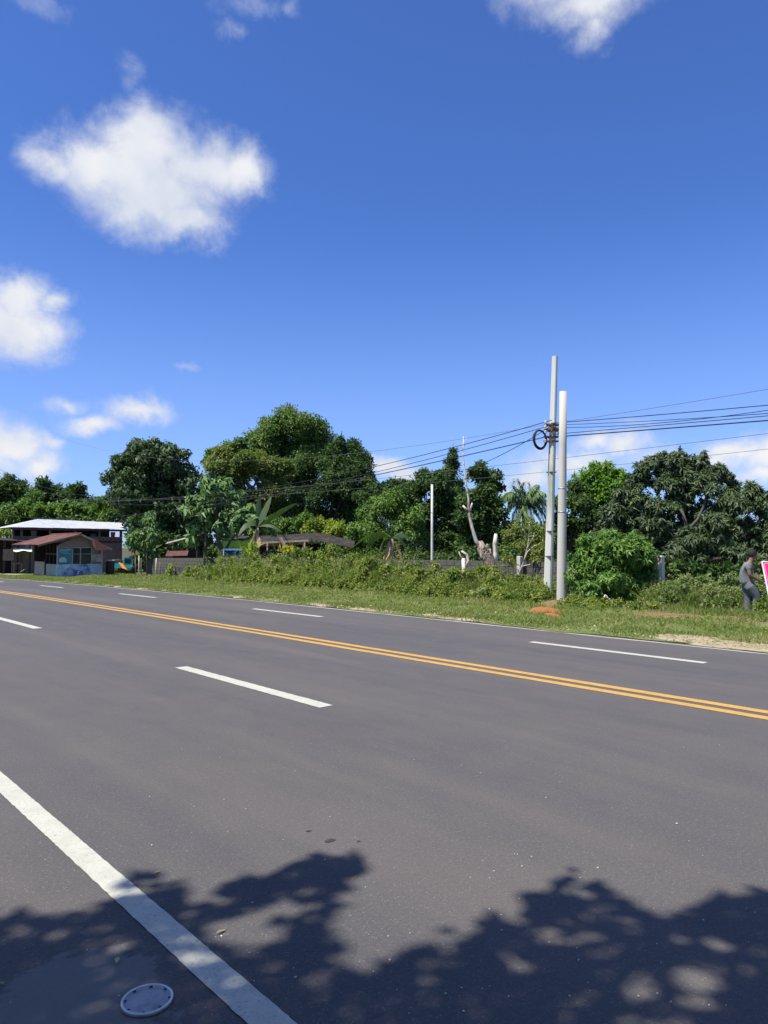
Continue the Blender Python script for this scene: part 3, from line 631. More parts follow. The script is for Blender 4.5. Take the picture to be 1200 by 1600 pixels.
def wire(pts, rad, mat, label, X=None, ext=None, n=50):
    """a sagging wire in the vertical plane X = const through points seen in the photo, carried past the frame"""
    P = [PXp(X, *p) for p in pts]; P.sort(key=lambda p: p.y)
    ys = np.array([p.y for p in P]); zs = np.array([p.z for p in P]); cf = np.polyfit(ys, zs, min(2, len(P) - 1))
    if len(cf) == 3 and cf[0] < .0004: cf = np.array([.0004, 0, 0]) + np.concatenate([[0], np.polyfit(ys, zs - .0004 * ys ** 2, 1)])
    y0, y1 = ext if ext else (ys[0], ys[-1])
    mb = MB(); mb.tube([(X, y, float(np.polyval(cf, y))) for y in lin(y0, y1, n)], rad, 6)
    return tag(mb.build('cable', mat), label, 'cable')
pxL, pXL = 862, baseL.x
yL = PXp(pXL, 862, 670).y
BR, GW = M['black_rubber'], M['grey_wire']
wire([(858, 661), (720, 694), (600, 722), (430, 763), (190, 779)], .012, BR, 'highest thick black cable running left from the taller pole', pXL, (yL, 85))
wire([(858, 667), (720, 703), (600, 733), (430, 771), (190, 788)], .011, BR, 'middle black cable running left from the taller pole', pXL, (yL, 85))
wire([(862, 681), (720, 714), (600, 737), (430, 774), (190, 806)], .016, BR, 'lowest and thickest black cable running left from the taller pole', pXL, (yL, 85))
wire([(860, 662), (720, 686), (600, 703)], .006, GW, 'hair-thin grey wire above the black cables left of the poles', pXL + .1, (yL, 60))
wire([(862, 683), (1030, 670), (1200, 657)], .018, BR, 'lowest and thickest black cable running right from the taller pole', pXL, (-12, yL))
wire([(862, 679), (1030, 664), (1200, 650)], .011, BR, 'black cable just above the thickest one right of the poles', pXL + .05, (-12, yL))
wire([(862, 668), (1030, 661), (1200, 641)], .010, BR, 'slack thin black cable in the middle right of the poles', pXL - .05, (-12, yL))
wire([(862, 664), (1030, 657), (1200, 646)], .009, BR, 'straight thin black cable in the middle right of the poles', pXL + .1, (-12, yL))
wire([(862, 661), (1030, 648), (1200, 633)], .012, BR, 'upper thick black cable running right from the taller pole', pXL, (-12, yL))
wire([(862, 662), (1030, 636), (1200, 608)], .007, GW, 'topmost thin wire climbing right from the taller pole', pXL - .1, (-12, yL))
wire([(620, 745), (784, 726), (1000, 702), (1200, 677)], .008, GW, 'upper of two thin grey wires low across the clouds', 22.5, (-12, 75))
wire([(660, 755), (800, 743), (1000, 722), (1200, 702)], .007, GW, 'lower of two thin grey wires low across the clouds', 22.7, (-12, 75))
a, b = poleL(667) - RT * .1, at(700, 742, 33); mb = MB(); mb.tube([a.lerp(b, t) - Vector((0, 0, .8 * t * (1 - t))) for t in lin(0, 1, 14)], .011, 6)
tag(mb.build('service_cable', BR), 'black service cable slanting steeply down-left behind the coil', 'cable')
# thin bare pole behind the wall
b0 = at(675, 900, 33); b0.z = zg(b0.x, b0.y); t0 = at(675, 757, 33)
mb = MB(); mb.tube([b0 - Vector((0, 0, .2)), b0, b0.lerp(t0, .5), t0], [.065, .065, .055, .05], 12)
tag(mb.build('bare_pole', M['concrete_pale']), 'thin bare grey pole without wires, before the dark trees', 'pole')

# ------------------------------------------------------------------ dead trees and stumps
dD = 26.6
root = empty('dead_tree', G(764, 922), 'bleached dead tree with thick flaking stub and one tall thin bare branch', 'dead tree')
mb = MB(); P = [at(770, 925, dD), at(768, 900, dD), at(764, 885, dD), at(759, 868, dD), at(753, 856, dD), at(751, 845, dD)]; P[0].z = zg(P[0].x, P[0].y) - .1
mb.tube(P, [.20, .19, .23, .21, .17, .06], 14, jit=.22)
for k in range(44):
    t = random.random() * 4.2; i = int(t); c = P[i].lerp(P[i + 1], t - i); mb.blob(c - FH * .14 + RT * random.uniform(-.2, .2), (.055, .05, random.uniform(.05, .15)), 7, 5, .35)
mb.build('trunk', M['deadwood_red'], root)
mb = MB(); P = [at(752, 858, dD), at(744, 846, dD), at(738, 825, dD), at(733, 803, dD), at(732, 778, dD), at(727, 748, dD), at(724, 715, dD), at(724, 682, dD)]
mb.tube(P, [.075, .072, .062, .05, .042, .033, .022, .010], 9, jit=.14)
mb.tube([at(733, 800, dD), at(728, 795, dD), at(723, 790, dD)], [.05, .04, .035], 7); mb.tube([at(733, 799, dD), at(736, 792, dD), at(738, 786, dD)], [.05, .04, .03], 7)
mb.tube([at(724, 700, dD), at(727, 690, dD), at(729, 684, dD)], [.012, .009, .005], 5); mb.tube([at(724, 705, dD), at(721, 693, dD)], [.012, .005], 5)
mb.build('branch', M['deadwood'], root)
mb = MB(); mb.tube([at(772, 882, dD), at(774, 868, dD), at(773, 850, dD), at(775, 834, dD)], [.14, .10, .075, .06], 9, jit=.12); mb.build('stub', M['deadwood'], root)
dS = 25.5; root = empty('dead_stump', G(725, 920), 'slim bleached stump with a curved bare twig beside the dead tree', 'stump')
mb = MB(); P = [at(725, 925, dS), at(725, 900, dS), at(724, 872, dS)]; P[0].z = zg(P[0].x, P[0].y) - .1
mb.tube(P, [.085, .08, .06], 9, jit=.15); mb.build('trunk', M['deadwood'], root)
mb = MB(); mb.tube([at(728, 885, dS), at(732, 876, dS), at(729, 866, dS), at(721, 861, dS)], [.06, .055, .045, .03], 8); mb.tube([at(724, 876, dS), at(719, 868, dS), at(717, 862, dS)], [.035, .03, .015], 6); mb.build('branch', M['deadwood'], root)
# bare twiggy sapling left of the poles
root = empty('bare_sapling', at(807, 915, 25), 'spindly nearly leafless sapling just left of the poles', 'sapling'); root.location.z = zg(root.location.x, root.location.y)
mb = MB(); s = lambda x, y: at(x, y, 25.0)
for pts in (((806, 930), (809, 900), (818, 878), (825, 850), (828, 815)), ((818, 878), (824, 862), (836, 852), (850, 852)), ((809, 905), (800, 885), (790, 872)), ((815, 885), (828, 882), (842, 872)), ((826, 840), (818, 828), (813, 822)), ((823, 858), (833, 840), (836, 826))):
    mb.tube([s(*p) for p in pts], [.022 * (1 - .8 * i / len(pts)) for i in range(len(pts))], 6)
mb.build('stem', M['deadwood'], root)
lb = [(s(x, y), .22) for x, y in ((826, 815), (836, 826), (812, 822), (838, 872), (790, 870), (848, 852), (798, 880))]
link('foliage', quads_mesh('foliage', crown_verts(lb, .12, .05, .45)), M['lf_weed'], root)

# ------------------------------------------------------------------ trees
BK, BD = M['bark'], M['bark_dark']
far = 'trees behind the white-roofed house'
T = lambda *a, **k: tree(*a, **k)
T('broadleaf_tree', 'dark far tree at the left end of the skyline above the white roof', 98, [(12, 768, 26), (-12, 785, 30), (34, 795, 28), (8, 752, 14), (30, 765, 16), (0, 810, 30)], M['lf_far'], BD, .5, .26, cover=1.5)
T('broadleaf_tree', 'dark far tree with domed crown second from the left on the skyline', 96, [(62, 772, 22), (80, 785, 24), (52, 800, 25), (68, 757, 12), (88, 770, 14), (60, 825, 25)], M['lf_far'], BD, .5, .26, cover=1.5)
T('broadleaf_tree', 'dark far tree dipping low beside the round creeper-hung tree', 94, [(118, 785, 24), (112, 770, 14), (140, 800, 25), (124, 764, 10), (146, 785, 12), (160, 808, 22), (110, 815, 25)], M['lf_far'], BD, .5, .26, cover=1.5)
T('broadleaf_tree', 'mid-green leafy tree right above the left end of the white roof', 80, [(48, 795, 20), (22, 805, 22), (70, 800, 20), (40, 818, 20), (0, 812, 22), (55, 780, 12), (80, 818, 18)], M['lf_mid'], BK, .42, .22)
T('broadleaf_tree', 'mid-green leafy tree above the right end of the white roof', 78, [(108, 800, 18), (135, 805, 20), (160, 800, 18), (163, 785, 11), (120, 818, 18), (178, 812, 20), (150, 820, 18), (175, 790, 12)], M['lf_mid'], BK, .42, .22)
T('shrub', 'yellow-green shrub at the left picture edge beside the white roof', 68, [(6, 833, 8), (16, 836, 6), (-6, 836, 9)], M['lf_yellow'], BK, .3, .16, cat='shrub')
T('creeper_tree', 'round dark tree hung with creepers behind the white-roofed house', 64, [(232, 718, 32), (200, 730, 28), (265, 722, 30), (286, 740, 26), (212, 762, 34), (255, 765, 36), (178, 748, 18), (298, 765, 22), (238, 700, 16), (188, 780, 22), (225, 800, 34), (268, 800, 36), (290, 815, 30), (215, 700, 14), (255, 835, 28), (225, 835, 24)], M['lf_creeper'], BD, .34, .2, r0=.45, cover=1.9, droop=.7)
T('giant_tree', 'tallest broad-crowned tree of the skyline with rounded leafy domes', 84, [(452, 668, 33), (425, 678, 30), (485, 682, 32), (398, 690, 18), (372, 704, 20), (348, 718, 16), (505, 700, 24), (450, 660, 18), (410, 700, 30), (450, 705, 34), (365, 715, 26), (480, 715, 30), (335, 712, 14), (405, 738, 28), (445, 745, 28), (470, 660, 12), (374, 690, 8), (440, 668, 20)], M['lf_big'], BK, .34, .17, r0=.6, cover=1.9)
T('giant_tree', 'dark green tree with drooping crown right of the tallest tree', 78, [(545, 705, 24), (560, 728, 24), (522, 732, 34), (480, 745, 38), (560, 760, 28), (500, 778, 36), (450, 768, 36), (532, 690, 10), (540, 790, 30), (470, 800, 30), (572, 745, 14), (430, 800, 28), (520, 705, 14), (530, 760, 28), (556, 800, 24), (515, 815, 26), (545, 735, 22), (485, 820, 24), (570, 785, 18)], M['lf_dark'], BD, .32, .15, r0=.4, cover=1.9)
T('giant_tree', 'reddish-tipped tree below and left of the tallest tree', 74, [(345, 735, 24), (372, 750, 30), (330, 765, 26), (408, 735, 28), (400, 775, 34), (360, 785, 30), (425, 760, 22), (330, 722, 14), (318, 790, 24), (385, 815, 28), (350, 712, 16), (385, 725, 22), (435, 735, 26)], M['lf_red'], BK, .34, .16, r0=.35, cover=1.8)
T('yellow_green_tree', 'bright yellow-green tree behind the right end of the open shed', 56, [(505, 820, 16), (525, 826, 16), (490, 828, 16), (515, 838, 16), (540, 835, 14)], M['lf_yellow'], BK, .26, .13)
T('yellow_green_tree', 'dull green bushy tree behind the middle of the open shed', 58, [(455, 820, 16), (475, 814, 15), (440, 826, 16), (465, 832, 18), (430, 815, 14), (415, 830, 16)], M['lf_mid'], BK, .26, .13)
T('leafy_tree', 'mid-green leafy tree left of the thin bare pole', 47, [(578, 808, 24), (610, 797, 26), (642, 812, 24), (590, 835, 28), (630, 842, 28), (562, 835, 20), (615, 778, 15), (590, 788, 14), (555, 850, 18), (650, 840, 20), (600, 862, 24)], M['lf_mid'], BK, .26, .11, droop=.35)
T('broadleaf_tree', 'dark wooded crown under the small cloud in the middle', 72, [(592, 772, 20), (618, 764, 18), (602, 790, 26), (570, 785, 20), (640, 770, 20), (625, 790, 24)], M['lf_far'], BD, .36, .18)
T('dark_tree', 'dark tree directly behind the thin bare pole', 56, [(652, 758, 22), (682, 752, 20), (640, 778, 22), (692, 778, 26), (664, 743, 13), (662, 805, 28), (700, 810, 28), (690, 740, 10), (672, 838, 28), (705, 845, 28), (640, 815, 20)], M['lf_dark'], BD, .3, .15, cover=1.9)
T('conifer', 'pointed dark tree top rising behind the dead branch', 62, [(708, 706, 6), (707, 716, 9), (706, 728, 12), (706, 742, 15), (708, 760, 18), (715, 780, 22), (700, 795, 24)], M['lf_dark'], BD, .28, .1, cover=2.1)
T('dark_tree', 'dark tree right of the dead branch and left of the palm', 52, [(760, 745, 17), (744, 742, 15), (768, 765, 18), (738, 785, 26), (774, 798, 22), (752, 820, 28), (750, 727, 8), (778, 830, 24), (758, 775, 20), (730, 820, 24), (776, 745, 10), (765, 850, 24), (735, 850, 24), (752, 733, 9)], M['lf_dark'], BD, .28, .14, cover=1.9)
T('shrub', 'olive brushy shrub under the palm fronds', 44, [(800, 838, 18), (825, 848, 20), (848, 838, 18), (812, 862, 18), (840, 866, 18), (858, 860, 16), (790, 862, 14)], M['lf_red'], BK, .2, .08, cat='shrub', cover=1.3)
T('light_green_tree', 'bright green tree right behind the utility poles', 52, [(912, 748, 16), (940, 740, 18), (964, 746, 16), (982, 758, 14), (925, 768, 20), (955, 772, 22), (930, 730, 8), (950, 728, 8), (905, 765, 14), (985, 775, 16), (935, 790, 22), (965, 795, 22), (915, 790, 20), (940, 758, 18)], M['lf_light'], BK, .3, .15, cover=2.1)
T('dark_tree', 'shadowy tree between the utility poles and the bright green tree', 50, [(895, 765, 18), (900, 795, 26), (880, 820, 22), (920, 815, 24), (870, 790, 14), (905, 840, 24), (868, 850, 20)], M['lf_dark'], BD, .28, .14, cover=1.8)
mg = dict(style='rosette', k=9, cover=2.9, droop=.35)
T('mango_tree', 'big dark mango tree with pale limbs, tallest on the right', 39, [(1022, 732, 20), (1055, 724, 20), (1092, 735, 21), (1122, 746, 20), (1000, 752, 20), (1040, 757, 27), (1100, 765, 26), (1138, 770, 20), (978, 785, 24), (1005, 795, 26), (955, 805, 20), (1035, 800, 24), (985, 825, 22), (1058, 712, 10), (1072, 745, 22), (1130, 800, 24), (948, 835, 20), (1015, 828, 20), (1000, 735, 11), (1035, 716, 9), (1095, 718, 11), (1060, 785, 26), (1090, 805, 24), (1050, 835, 26), (1120, 840, 24), (1080, 870, 26), (1020, 865, 26), (975, 860, 24), (1060, 745, 20), (1090, 750, 18)], M['lf_mango'], BD, .29, .09, r0=.26, **mg)
T('mango_tree', 'dark low-branched mango tree at the right picture edge', 34, [(1180, 782, 24), (1152, 800, 22), (1205, 790, 26), (1122, 822, 24), (1162, 835, 26), (1200, 840, 28), (1085, 845, 24), (1225, 815, 26), (1060, 862, 18), (1110, 868, 22), (1150, 872, 22), (1195, 878, 22), (1140, 785, 13), (1175, 762, 10), (1090, 880, 16)], M['lf_mango'], BD, .27, .085, r0=.2, **mg)
# the limbs that show in the gap of the big mango
mb = MB(); q = lambda x, y: at(x, y, 38.2)
for pts, r in ((((1075, 880), (1074, 845), (1070, 812), (1064, 795)), .16), (((1074, 830), (1090, 812), (1100, 790), (1104, 770)), .1), (((1088, 815), (1100, 800), (1110, 792)), .06), (((1072, 828), (1050, 828), (1030, 830), (1015, 834)), .06), (((1074, 850), (1055, 850), (1045, 852), (1034, 856)), .05), (((1074, 870), (1058, 868), (1050, 862), (1044, 858)), .05)):
    mb.tube([q(*p) for p in pts], [r * (1 - .2 * i) for i in range(len(pts))], 8, jit=.1)
mb.build('bare_limbs', M['bark_limb'], [o for o in bpy.data.objects if o.name.startswith('mango_tree')][0])
# distant undergrowth that closes the view low down
lb = []
for px in range(-60, 1300, 34):
    if px < 200: continue
    d = 70 + 12 * math.sin(px * .05); lb.append((at(px, 838 + random.uniform(-8, 8), d), 28 * d / F))
    lb.append((at(px + 15, 862, d - 6), 24 * d / F))
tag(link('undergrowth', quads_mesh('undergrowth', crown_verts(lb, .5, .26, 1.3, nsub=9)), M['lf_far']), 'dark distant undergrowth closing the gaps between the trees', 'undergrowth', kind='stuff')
lb = [(at(px, 893 + 4 * math.sin(px), 27), 14 * 27 / F) for px in range(1000, 1240, 18)]
for px in list(range(560, 800, 26)) + list(range(880, 1240, 26)):
    d = 33 + 3 * math.sin(px * .11) + (6 if px < 800 else 4); lb.append((at(px, 878 + random.uniform(-5, 5), d), 17 * d / F))
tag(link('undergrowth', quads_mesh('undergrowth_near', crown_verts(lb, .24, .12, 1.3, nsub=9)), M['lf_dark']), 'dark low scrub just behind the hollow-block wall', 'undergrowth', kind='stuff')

# front mango bush
bb = G(950, 944); lbp = [(930, 868, 28), (965, 858, 28), (998, 872, 24), (908, 882, 20), (940, 900, 30), (985, 902, 28), (1010, 900, 17), (955, 842, 14), (915, 850, 14), (985, 848, 14), (900, 905, 17), (925, 925, 20), (965, 925, 24), (1000, 928, 18), (940, 845, 12), (1005, 855, 12)]
root = empty('mango_bush', bb, 'round glossy mango bush right beside the utility poles', 'bush')
lb = px_lobes(21.4, lbp)
link('crown', quads_mesh('crown', crown_verts(lb, .17, .045, 2.7, style='rosette', k=9, nsub=18, droop=.3, rsub=.45)), M['lf_bush'], root)
mb = MB(); 
for c, r in lb: mb.tube([bb + Vector((random.uniform(-.1, .1), random.uniform(-.1, .1), -.1)), bb.lerp(Vector(c), .5) + Vector((0, 0, -.1)), c], [.045, .03, .012], 6)
mb.build('trunk', BK, root)
mb = MB(); g = G(950, 948)
for a, b in (((938, 946), (946, 930)), ((946, 930), (958, 942)), ((920, 948), (930, 938))): mb.tube([at(*a, 20.6), at(*b, 20.4)], [.02, .03], 6)
mb.build('cut_branch', M['deadwood'], root)
# broad leaved tree by the road with two trunks
tb = G(343, 905); dT = tb.dot(FH)
root = empty('roadside_tree', tb, 'broad-leaved tree with drooping leaf clusters and forked dark trunk before the shed', 'tree')
lb = px_lobes(dT, [(335, 768, 17), (312, 780, 15), (362, 778, 17), (298, 800, 14), (335, 800, 20), (385, 805, 17), (308, 825, 13), (375, 826, 13), (345, 824, 14), (408, 812, 13), (290, 798, 9), (350, 755, 10), (322, 755, 9), (420, 825, 10), (395, 830, 12), (300, 842, 9), (365, 808, 16), (318, 805, 14)], .6)
link('crown', quads_mesh('crown', crown_verts(lb, .34, .21, 2.0, style='rosette', k=7, nsub=10, droop=.5, rsub=.5)), M['lf_rose'], root)
mb = MB(); p = lambda x, y: at(x, y, dT)
mb.tube([tb - Vector((0, 0, .15)), p(342, 895), p(330, 880), p(320, 868), p(322, 845), p(318, 815)], [.2, .16, .12, .10, .08, .05], 9, jit=.08)
mb.tube([tb - Vector((0, 0, .1)), p(346, 885), p(347, 862), p(340, 840), p(338, 805), p(340, 775)], [.2, .17, .15, .12, .08, .04], 9, jit=.08)
mb.tube([p(347, 868), p(360, 845), p(375, 825), p(395, 812)], [.10, .07, .05, .03], 7); mb.tube([p(342, 840), p(356, 812), p(362, 782)], [.07, .05, .03], 7); mb.tube([p(321, 850), p(308, 825), p(299, 802)], [.06, .04, .02], 7)
mb.build('trunk', BD, root)
# feathery sapling
sb = G(230, 901); dP = sb.dot(FH)
root = empty('feathery_sapling', sb, 'slim sapling with flat feathery leaf tiers in front of the white-roofed house', 'sapling')
lb = px_lobes(dP, [(234, 805, 7), (230, 815, 9), (238, 822, 8), (218, 833, 9), (208, 842, 9), (240, 838, 9), (226, 845, 11), (240, 852, 9), (214, 856, 9), (232, 866, 9), (202, 850, 6)], .6)
link('crown', quads_mesh('crown', crown_verts(lb, .34, .12, 1.6, style='flat', nsub=7, droop=.3)), M['lf_rose'], root)
mb = MB(); p = lambda x, y: at(x, y, dP)
mb.tube([sb - Vector((0, 0, .1)), p(229, 870), p(231, 840), p(233, 808)], [.06, .045, .035, .015], 7); mb.tube([p(229, 870), p(218, 850), p(210, 842)], [.03, .02, .01], 6); mb.build('trunk', BK, root)

# banana plants
def banana(name, label, base, leaves, pseudo_h, pr, dead=0, seed=1):
    rd = random.Random(seed); root = empty(name, base, label, 'banana plant')
    top = base + Vector((0, 0, pseudo_h)); mb = MB()
    mb.tube([base - Vector((0, 0, .1)), base.lerp(top, .4) + Vector((rd.uniform(-.04, .04), 0, 0)), base.lerp(top, .8), top], [pr * 1.2, pr, pr * .8, pr * .5], 10, jit=.06); mb.build('stem', M['bark'] if not dead else M['deadwood_red'], root)
    for (tip, sag, w) in leaves:
        tip = Vector(tip); n = 14; m = MB(); vs = []; d = tip - top; side = d.cross(Vector((0, 0, 1))).normalized(); side = (side + d.normalized().cross(side) * rd.choice((-.8, .8, .5))).normalized(); w *= .95
        for i in range(n + 1):
            t = i / n; c = top.lerp(tip, t) + Vector((0, 0, sag * 4 * t * (1 - t))); ww = w * (math.sin(math.pi * min(1, max(0, (t - .12) / .88)) ** .75) ** .7 if t > .12 else .04) * .5 + .012
            j1, j2 = 1 - .18 * rd.random() * (i % 3 == 0), 1 - .18 * rd.random() * (i % 3 == 1)
            vs += [c - side * ww * j1 + Vector((0, 0, -ww * .2)), c + Vector((0, 0, .01)), c + side * ww * j2 + Vector((0, 0, -ww * .2))]
        m.add(vs, [f for i in range(n) for f in ((i * 3, i * 3 + 1, i * 3 + 4, i * 3 + 3), (i * 3 + 1, i * 3 + 2, i * 3 + 5, i * 3 + 4))], True)
        m.build('leaf', M['lf_banana'], root)
    for k in range(dead):
        a = rd.uniform(0, 6.28); m = MB(); vs = []; l = rd.uniform(.7, 1.3)
        o = Vector((math.cos(a), math.sin(a), 0)); sd = Vector((-o.y, o.x, 0)); st = base.lerp(top, rd.uniform(.6, 1))
        for i in range(7):
            t = i / 6; c = st + o * (pr * .9 + .35 * math.sin(t * 1.5) * rd.uniform(.6, 1)) - Vector((0, 0, l * t)) ; ww = .12 * math.sin(math.pi * (.1 + .85 * t)) * rd.uniform(.7, 1.2)
            vs += [c - sd * ww, c + sd * ww]
        m.add(vs, [(i * 2, i * 2 + 1, i * 2 + 3, i * 2 + 2) for i in range(6)], True); m.build('dead_leaf', M['lf_dry'], root)
    return root
db = 41.0; b1 = at(402, 900, db); b1.z = zg(b1.x, b1.y)
ht = at(402, 825, db).z - b1.z
banana('banana_plant', 'banana plant with broad arching leaves between the roadside tree and shed', b1, [(at(464, 786, db), .12, .42), (at(424, 775, db + .4), .05, .4), (at(440, 832, db - .5), .35, .42), (at(380, 812, db + .3), .25, .4), (at(452, 850, db - .4), .6, .4), (at(405, 775, db + .8), .1, .36), (at(372, 838, db - .8), .45, .38)], ht, .12, 3, 2)
db = 31.5; b2 = at(612, 905, db); b2.z = zg(b2.x, b2.y); ht = at(612, 842, db).z - b2.z
banana('banana_plant', 'ragged banana plant with withered brown leaves left of the thin bare pole', b2, [(at(552, 855, db - .3), .38, .4), (at(597, 805, db), .02, .10), (at(615, 815, db), .02, .08), (at(570, 862, db + .4), .45, .4), (at(640, 872, db + .2), .4, .34), (at(650, 855, db + .7), .35, .36), (at(588, 880, db - .5), .5, .3)], ht, .16, 12, 5)
# small bright plants by the shed
def tuft(name, label, base, h, w, n, mat, L=.35, W=.09):
    root = empty(name, base, label, 'plant')
    A = unit(np.stack([rng.normal(size=n) * .5, rng.normal(size=n) * .5, np.abs(rng.normal(size=n)) * .5 + .6], 1)); P = np.array(base) + np.stack([rng.normal(size=n) * w * .4, rng.normal(size=n) * w * .4, rng.random(n) * h * .7], 1)
    N = unit(rng.normal(size=(n, 3)) + np.array([-.4, -.5, .2]))
    link('leaves', quads_mesh('leaves', leaf_verts(P, A, N, L * rng.uniform(.7, 1.2, n), W, .25)), mat, root)
    mb = MB(); mb.tube([base - Vector((0, 0, .9)), base, base + Vector((0, 0, h * .4))], [.03, .025, .012], 6); mb.build('stem', M['bark'], root)
tuft('golden_plant', 'bright golden-leaved plant under the open shed', at(449, 864, 38), .35, .4, 90, M['lf_gold'], .24, .11)
tuft('lime_plant', 'lime-green upright leafy plant at the left end of the open shed', at(392, 872, 39), .7, .4, 60, M['lf_lime'], .6, .16)

# coconut palm
dC = 56; pb = at(815, 900, dC); pb.z = zg(pb.x, pb.y); pt = at(818, 795, dC)
root = empty('coconut_palm', pb, 'coconut palm with drooping fronds just left of the poles', 'palm tree')
mb = MB(); mb.tube([pb - Vector((0, 0, .2)), pb.lerp(pt, .5) + Vector((.15, 0, 0)), pt], [.2, .15, .12], 10, jit=.06); mb.build('trunk', BK, root)
for i, (tx, ty, sag) in enumerate(((786, 775, .7), (800, 758, .3), (822, 752, .25), (838, 757, .4), (850, 770, .6), (792, 800, .9), (848, 815, 1.0), (812, 765, .4), (830, 770, .6), (858, 790, .9), (800, 830, .8), (835, 835, .8), (784, 785, 1.0), (828, 820, .9), (808, 815, .9), (845, 795, .9), (795, 788, .7), (806, 748, .2), (842, 778, .8), (855, 808, 1.1))):
    tip = at(tx, ty, dC + random.uniform(-1.8, 1.8)); n = 34; pts = [pt.lerp(tip, t) + Vector((0, 0, sag * 4 * t * (1 - t))) for t in lin(0, 1, n)]
    mb = MB(); mb.tube(pts, [.035 * (1 - .8 * t) for t in lin(0, 1, n)], 5); fo = mb.build('frond', M['lf_palm'], root)
    C, A, N = [], [], []
    for j in range(4, n + 1):
        d = (pts[j] - pts[j - 1]).normalized(); sd = d.cross(Vector((0, 0, 1))).normalized()
        for s2 in (-1, 1):
            for _ in range(2): C.append(pts[j] + d * random.uniform(-.03, .03)); A.append(sd * s2 * .7 + d * .6 + Vector((0, 0, random.uniform(-1.3, -.4)))); N.append(Vector((0, 0, 1)) + sd * s2 * .3)
    link('leaflets', quads_mesh('leaflets', leaf_verts(np.array(C), np.array(A), np.array(N), np.array([1.0 * (1 - abs(j / len(C) - .4) * .9) for j in range(len(C))]), .085, .2)), M['lf_palm'], fo)

# ------------------------------------------------------------------ roadside store
YS0 = 49.0; zb = zg(16.5, YS0)
sp = lambda px, py, Y=YS0: PYp(Y, px, py)
xl, xr = sp(89, 880).x, sp(160, 880).x; yb = YS0 + 5.2
store = empty('roadside_store', ((xl + xr) / 2, YS0 + 2, zb), 'small roadside store with red rusty gable roof and blue painted low wall', 'store')
zs, zt = sp(110, 881.5).z, sp(110, 855).z; za = sp(124, 834).z
mural = rough_mat('blue_white_painted_wall', (.22, .34, .50), (.55, .62, .68), .85, 2.2, .2, detail=3, c3=(.08, .15, .34), s3=1.3)
MB().box(xl, xr, YS0, YS0 + .12, zb - .2, zs).build('low_wall', mural, store)
MB().box(xl + .003, xl + .12, YS0 + .123, YS0 + 2.2, zb - .2, zs - .003).build('low_wall', rough_mat('pale_grey_green_wall', (.26, .29, .25), (.36, .38, .33), .9, 2, .2), store)
MB().box(xr - .12, xr - .003, YS0 + .123, yb, zb - .2, zs - .003).build('low_wall', M['ply'], store)
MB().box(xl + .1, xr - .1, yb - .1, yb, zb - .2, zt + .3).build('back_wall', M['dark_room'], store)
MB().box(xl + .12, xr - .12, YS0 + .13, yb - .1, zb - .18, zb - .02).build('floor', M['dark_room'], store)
xa = sp(124, 840).x; eL = Vector((sp(57, 852).x, YS0 - .35, sp(57, 851).z)); eR = Vector((sp(172, 858).x, YS0 - .35, sp(172, 857.5).z))
gw = MB(); x0g, x1g = sp(89, 850).x, sp(151, 850).x
gw.add([(x0g, YS0 + y, zt) for y in (.02, .08)] + [(x1g, YS0 + y, zt) for y in (.02, .08)] + [(xa, YS0 + y, za - .05) for y in (.02, .08)] + [(x1g, YS0 + y, zt + .25) for y in (.02, .08)] + [(x0g, YS0 + y, zt + .1) for y in (.02, .08)],
       [(0, 2, 6, 4, 8), (9, 5, 7, 3, 1), (0, 1, 3, 2), (2, 3, 7, 6), (6, 7, 5, 4), (4, 5, 9, 8), (8, 9, 1, 0)])
gw.build('gable', M['ply'], store)
ridge = Vector((xa, YS0 - .35, za))
for side, e in ((0, eL), (1, eR)):
    ns = 6
    for k in range(ns):
        y0, y1 = YS0 - .35 + k * (5.9 / ns), YS0 - .35 + (k + 1) * (5.9 / ns) + .06; dz = .012 * (k % 2)
        a = Vector((e.x, y0, e.z + dz)); b = Vector((e.x, y1, e.z + dz)); c = Vector((xa, y0, za + dz))
        MB().corr(a, b, c, .1, .014).build('roof_sheet', M['rust'], store)
m = MB(); m.add([sp(148, 842, YS0 - .38), sp(173, 858.5, YS0 - .75), sp(150, 860, YS0 - .75), sp(143, 848, YS0 - .38)], [(0, 1, 2, 3)]); m.build('hip_sheet', rough_mat('shaded_red_sheet', (.05, .02, .02), (.08, .034, .032), .85, 4, .2), store)  # roof red darkened in its colour for the slope in shade
MB().tube([(xa, YS0 - .4, za + .03), (xa, yb + .4, za + .03)], .05, 8).build('ridge_cap', M['rust'], store)
for e in (eL, eR): MB().bar((e.x, YS0 - .33, e.z - .07), (xa, YS0 - .33, za - .06), .05, .1).build('barge_board', M['tin_grey'] if e is eR else M['wood'], store)
# openings of the front
fr = MB(); xs = [sp(p, 870).x for p in (90.5, 112.5, 124.5, 142, 160)]
posts = [sp(p, 870).x for p in (90, 113.5, 126, 143.5, 160)]
for x in posts: MB().box(x - .035, x + .035, YS0 + .03, YS0 + .09, zs, zt).build('window_post', M['tin_grey'], store)
MB().box(posts[0], posts[-1], YS0 + .025, YS0 + .095, zt - .05, zt + .01).build('window_head', M['tin_grey'], store)
zm = sp(130, 866).z
glass = rough_mat('dark_window_glass', (.012, .022, .024), (.02, .035, .036), .12, 1, 0, spec=.6)
for i in (1, 2):
    for a, b in ((zs, zm), (zm + .03, zt - .05)): MB().box(posts[i] + .035, posts[i + 1] - .035, YS0 + .055, YS0 + .065, a + .01, b).build('window_pane', glass, store)
    MB().box(posts[i] + .035, posts[i + 1] - .035, YS0 + .045, YS0 + .075, zm, zm + .03).build('window_bar', M['tin_grey'], store)
pz = lambda a: zs + (zt - zs) * a
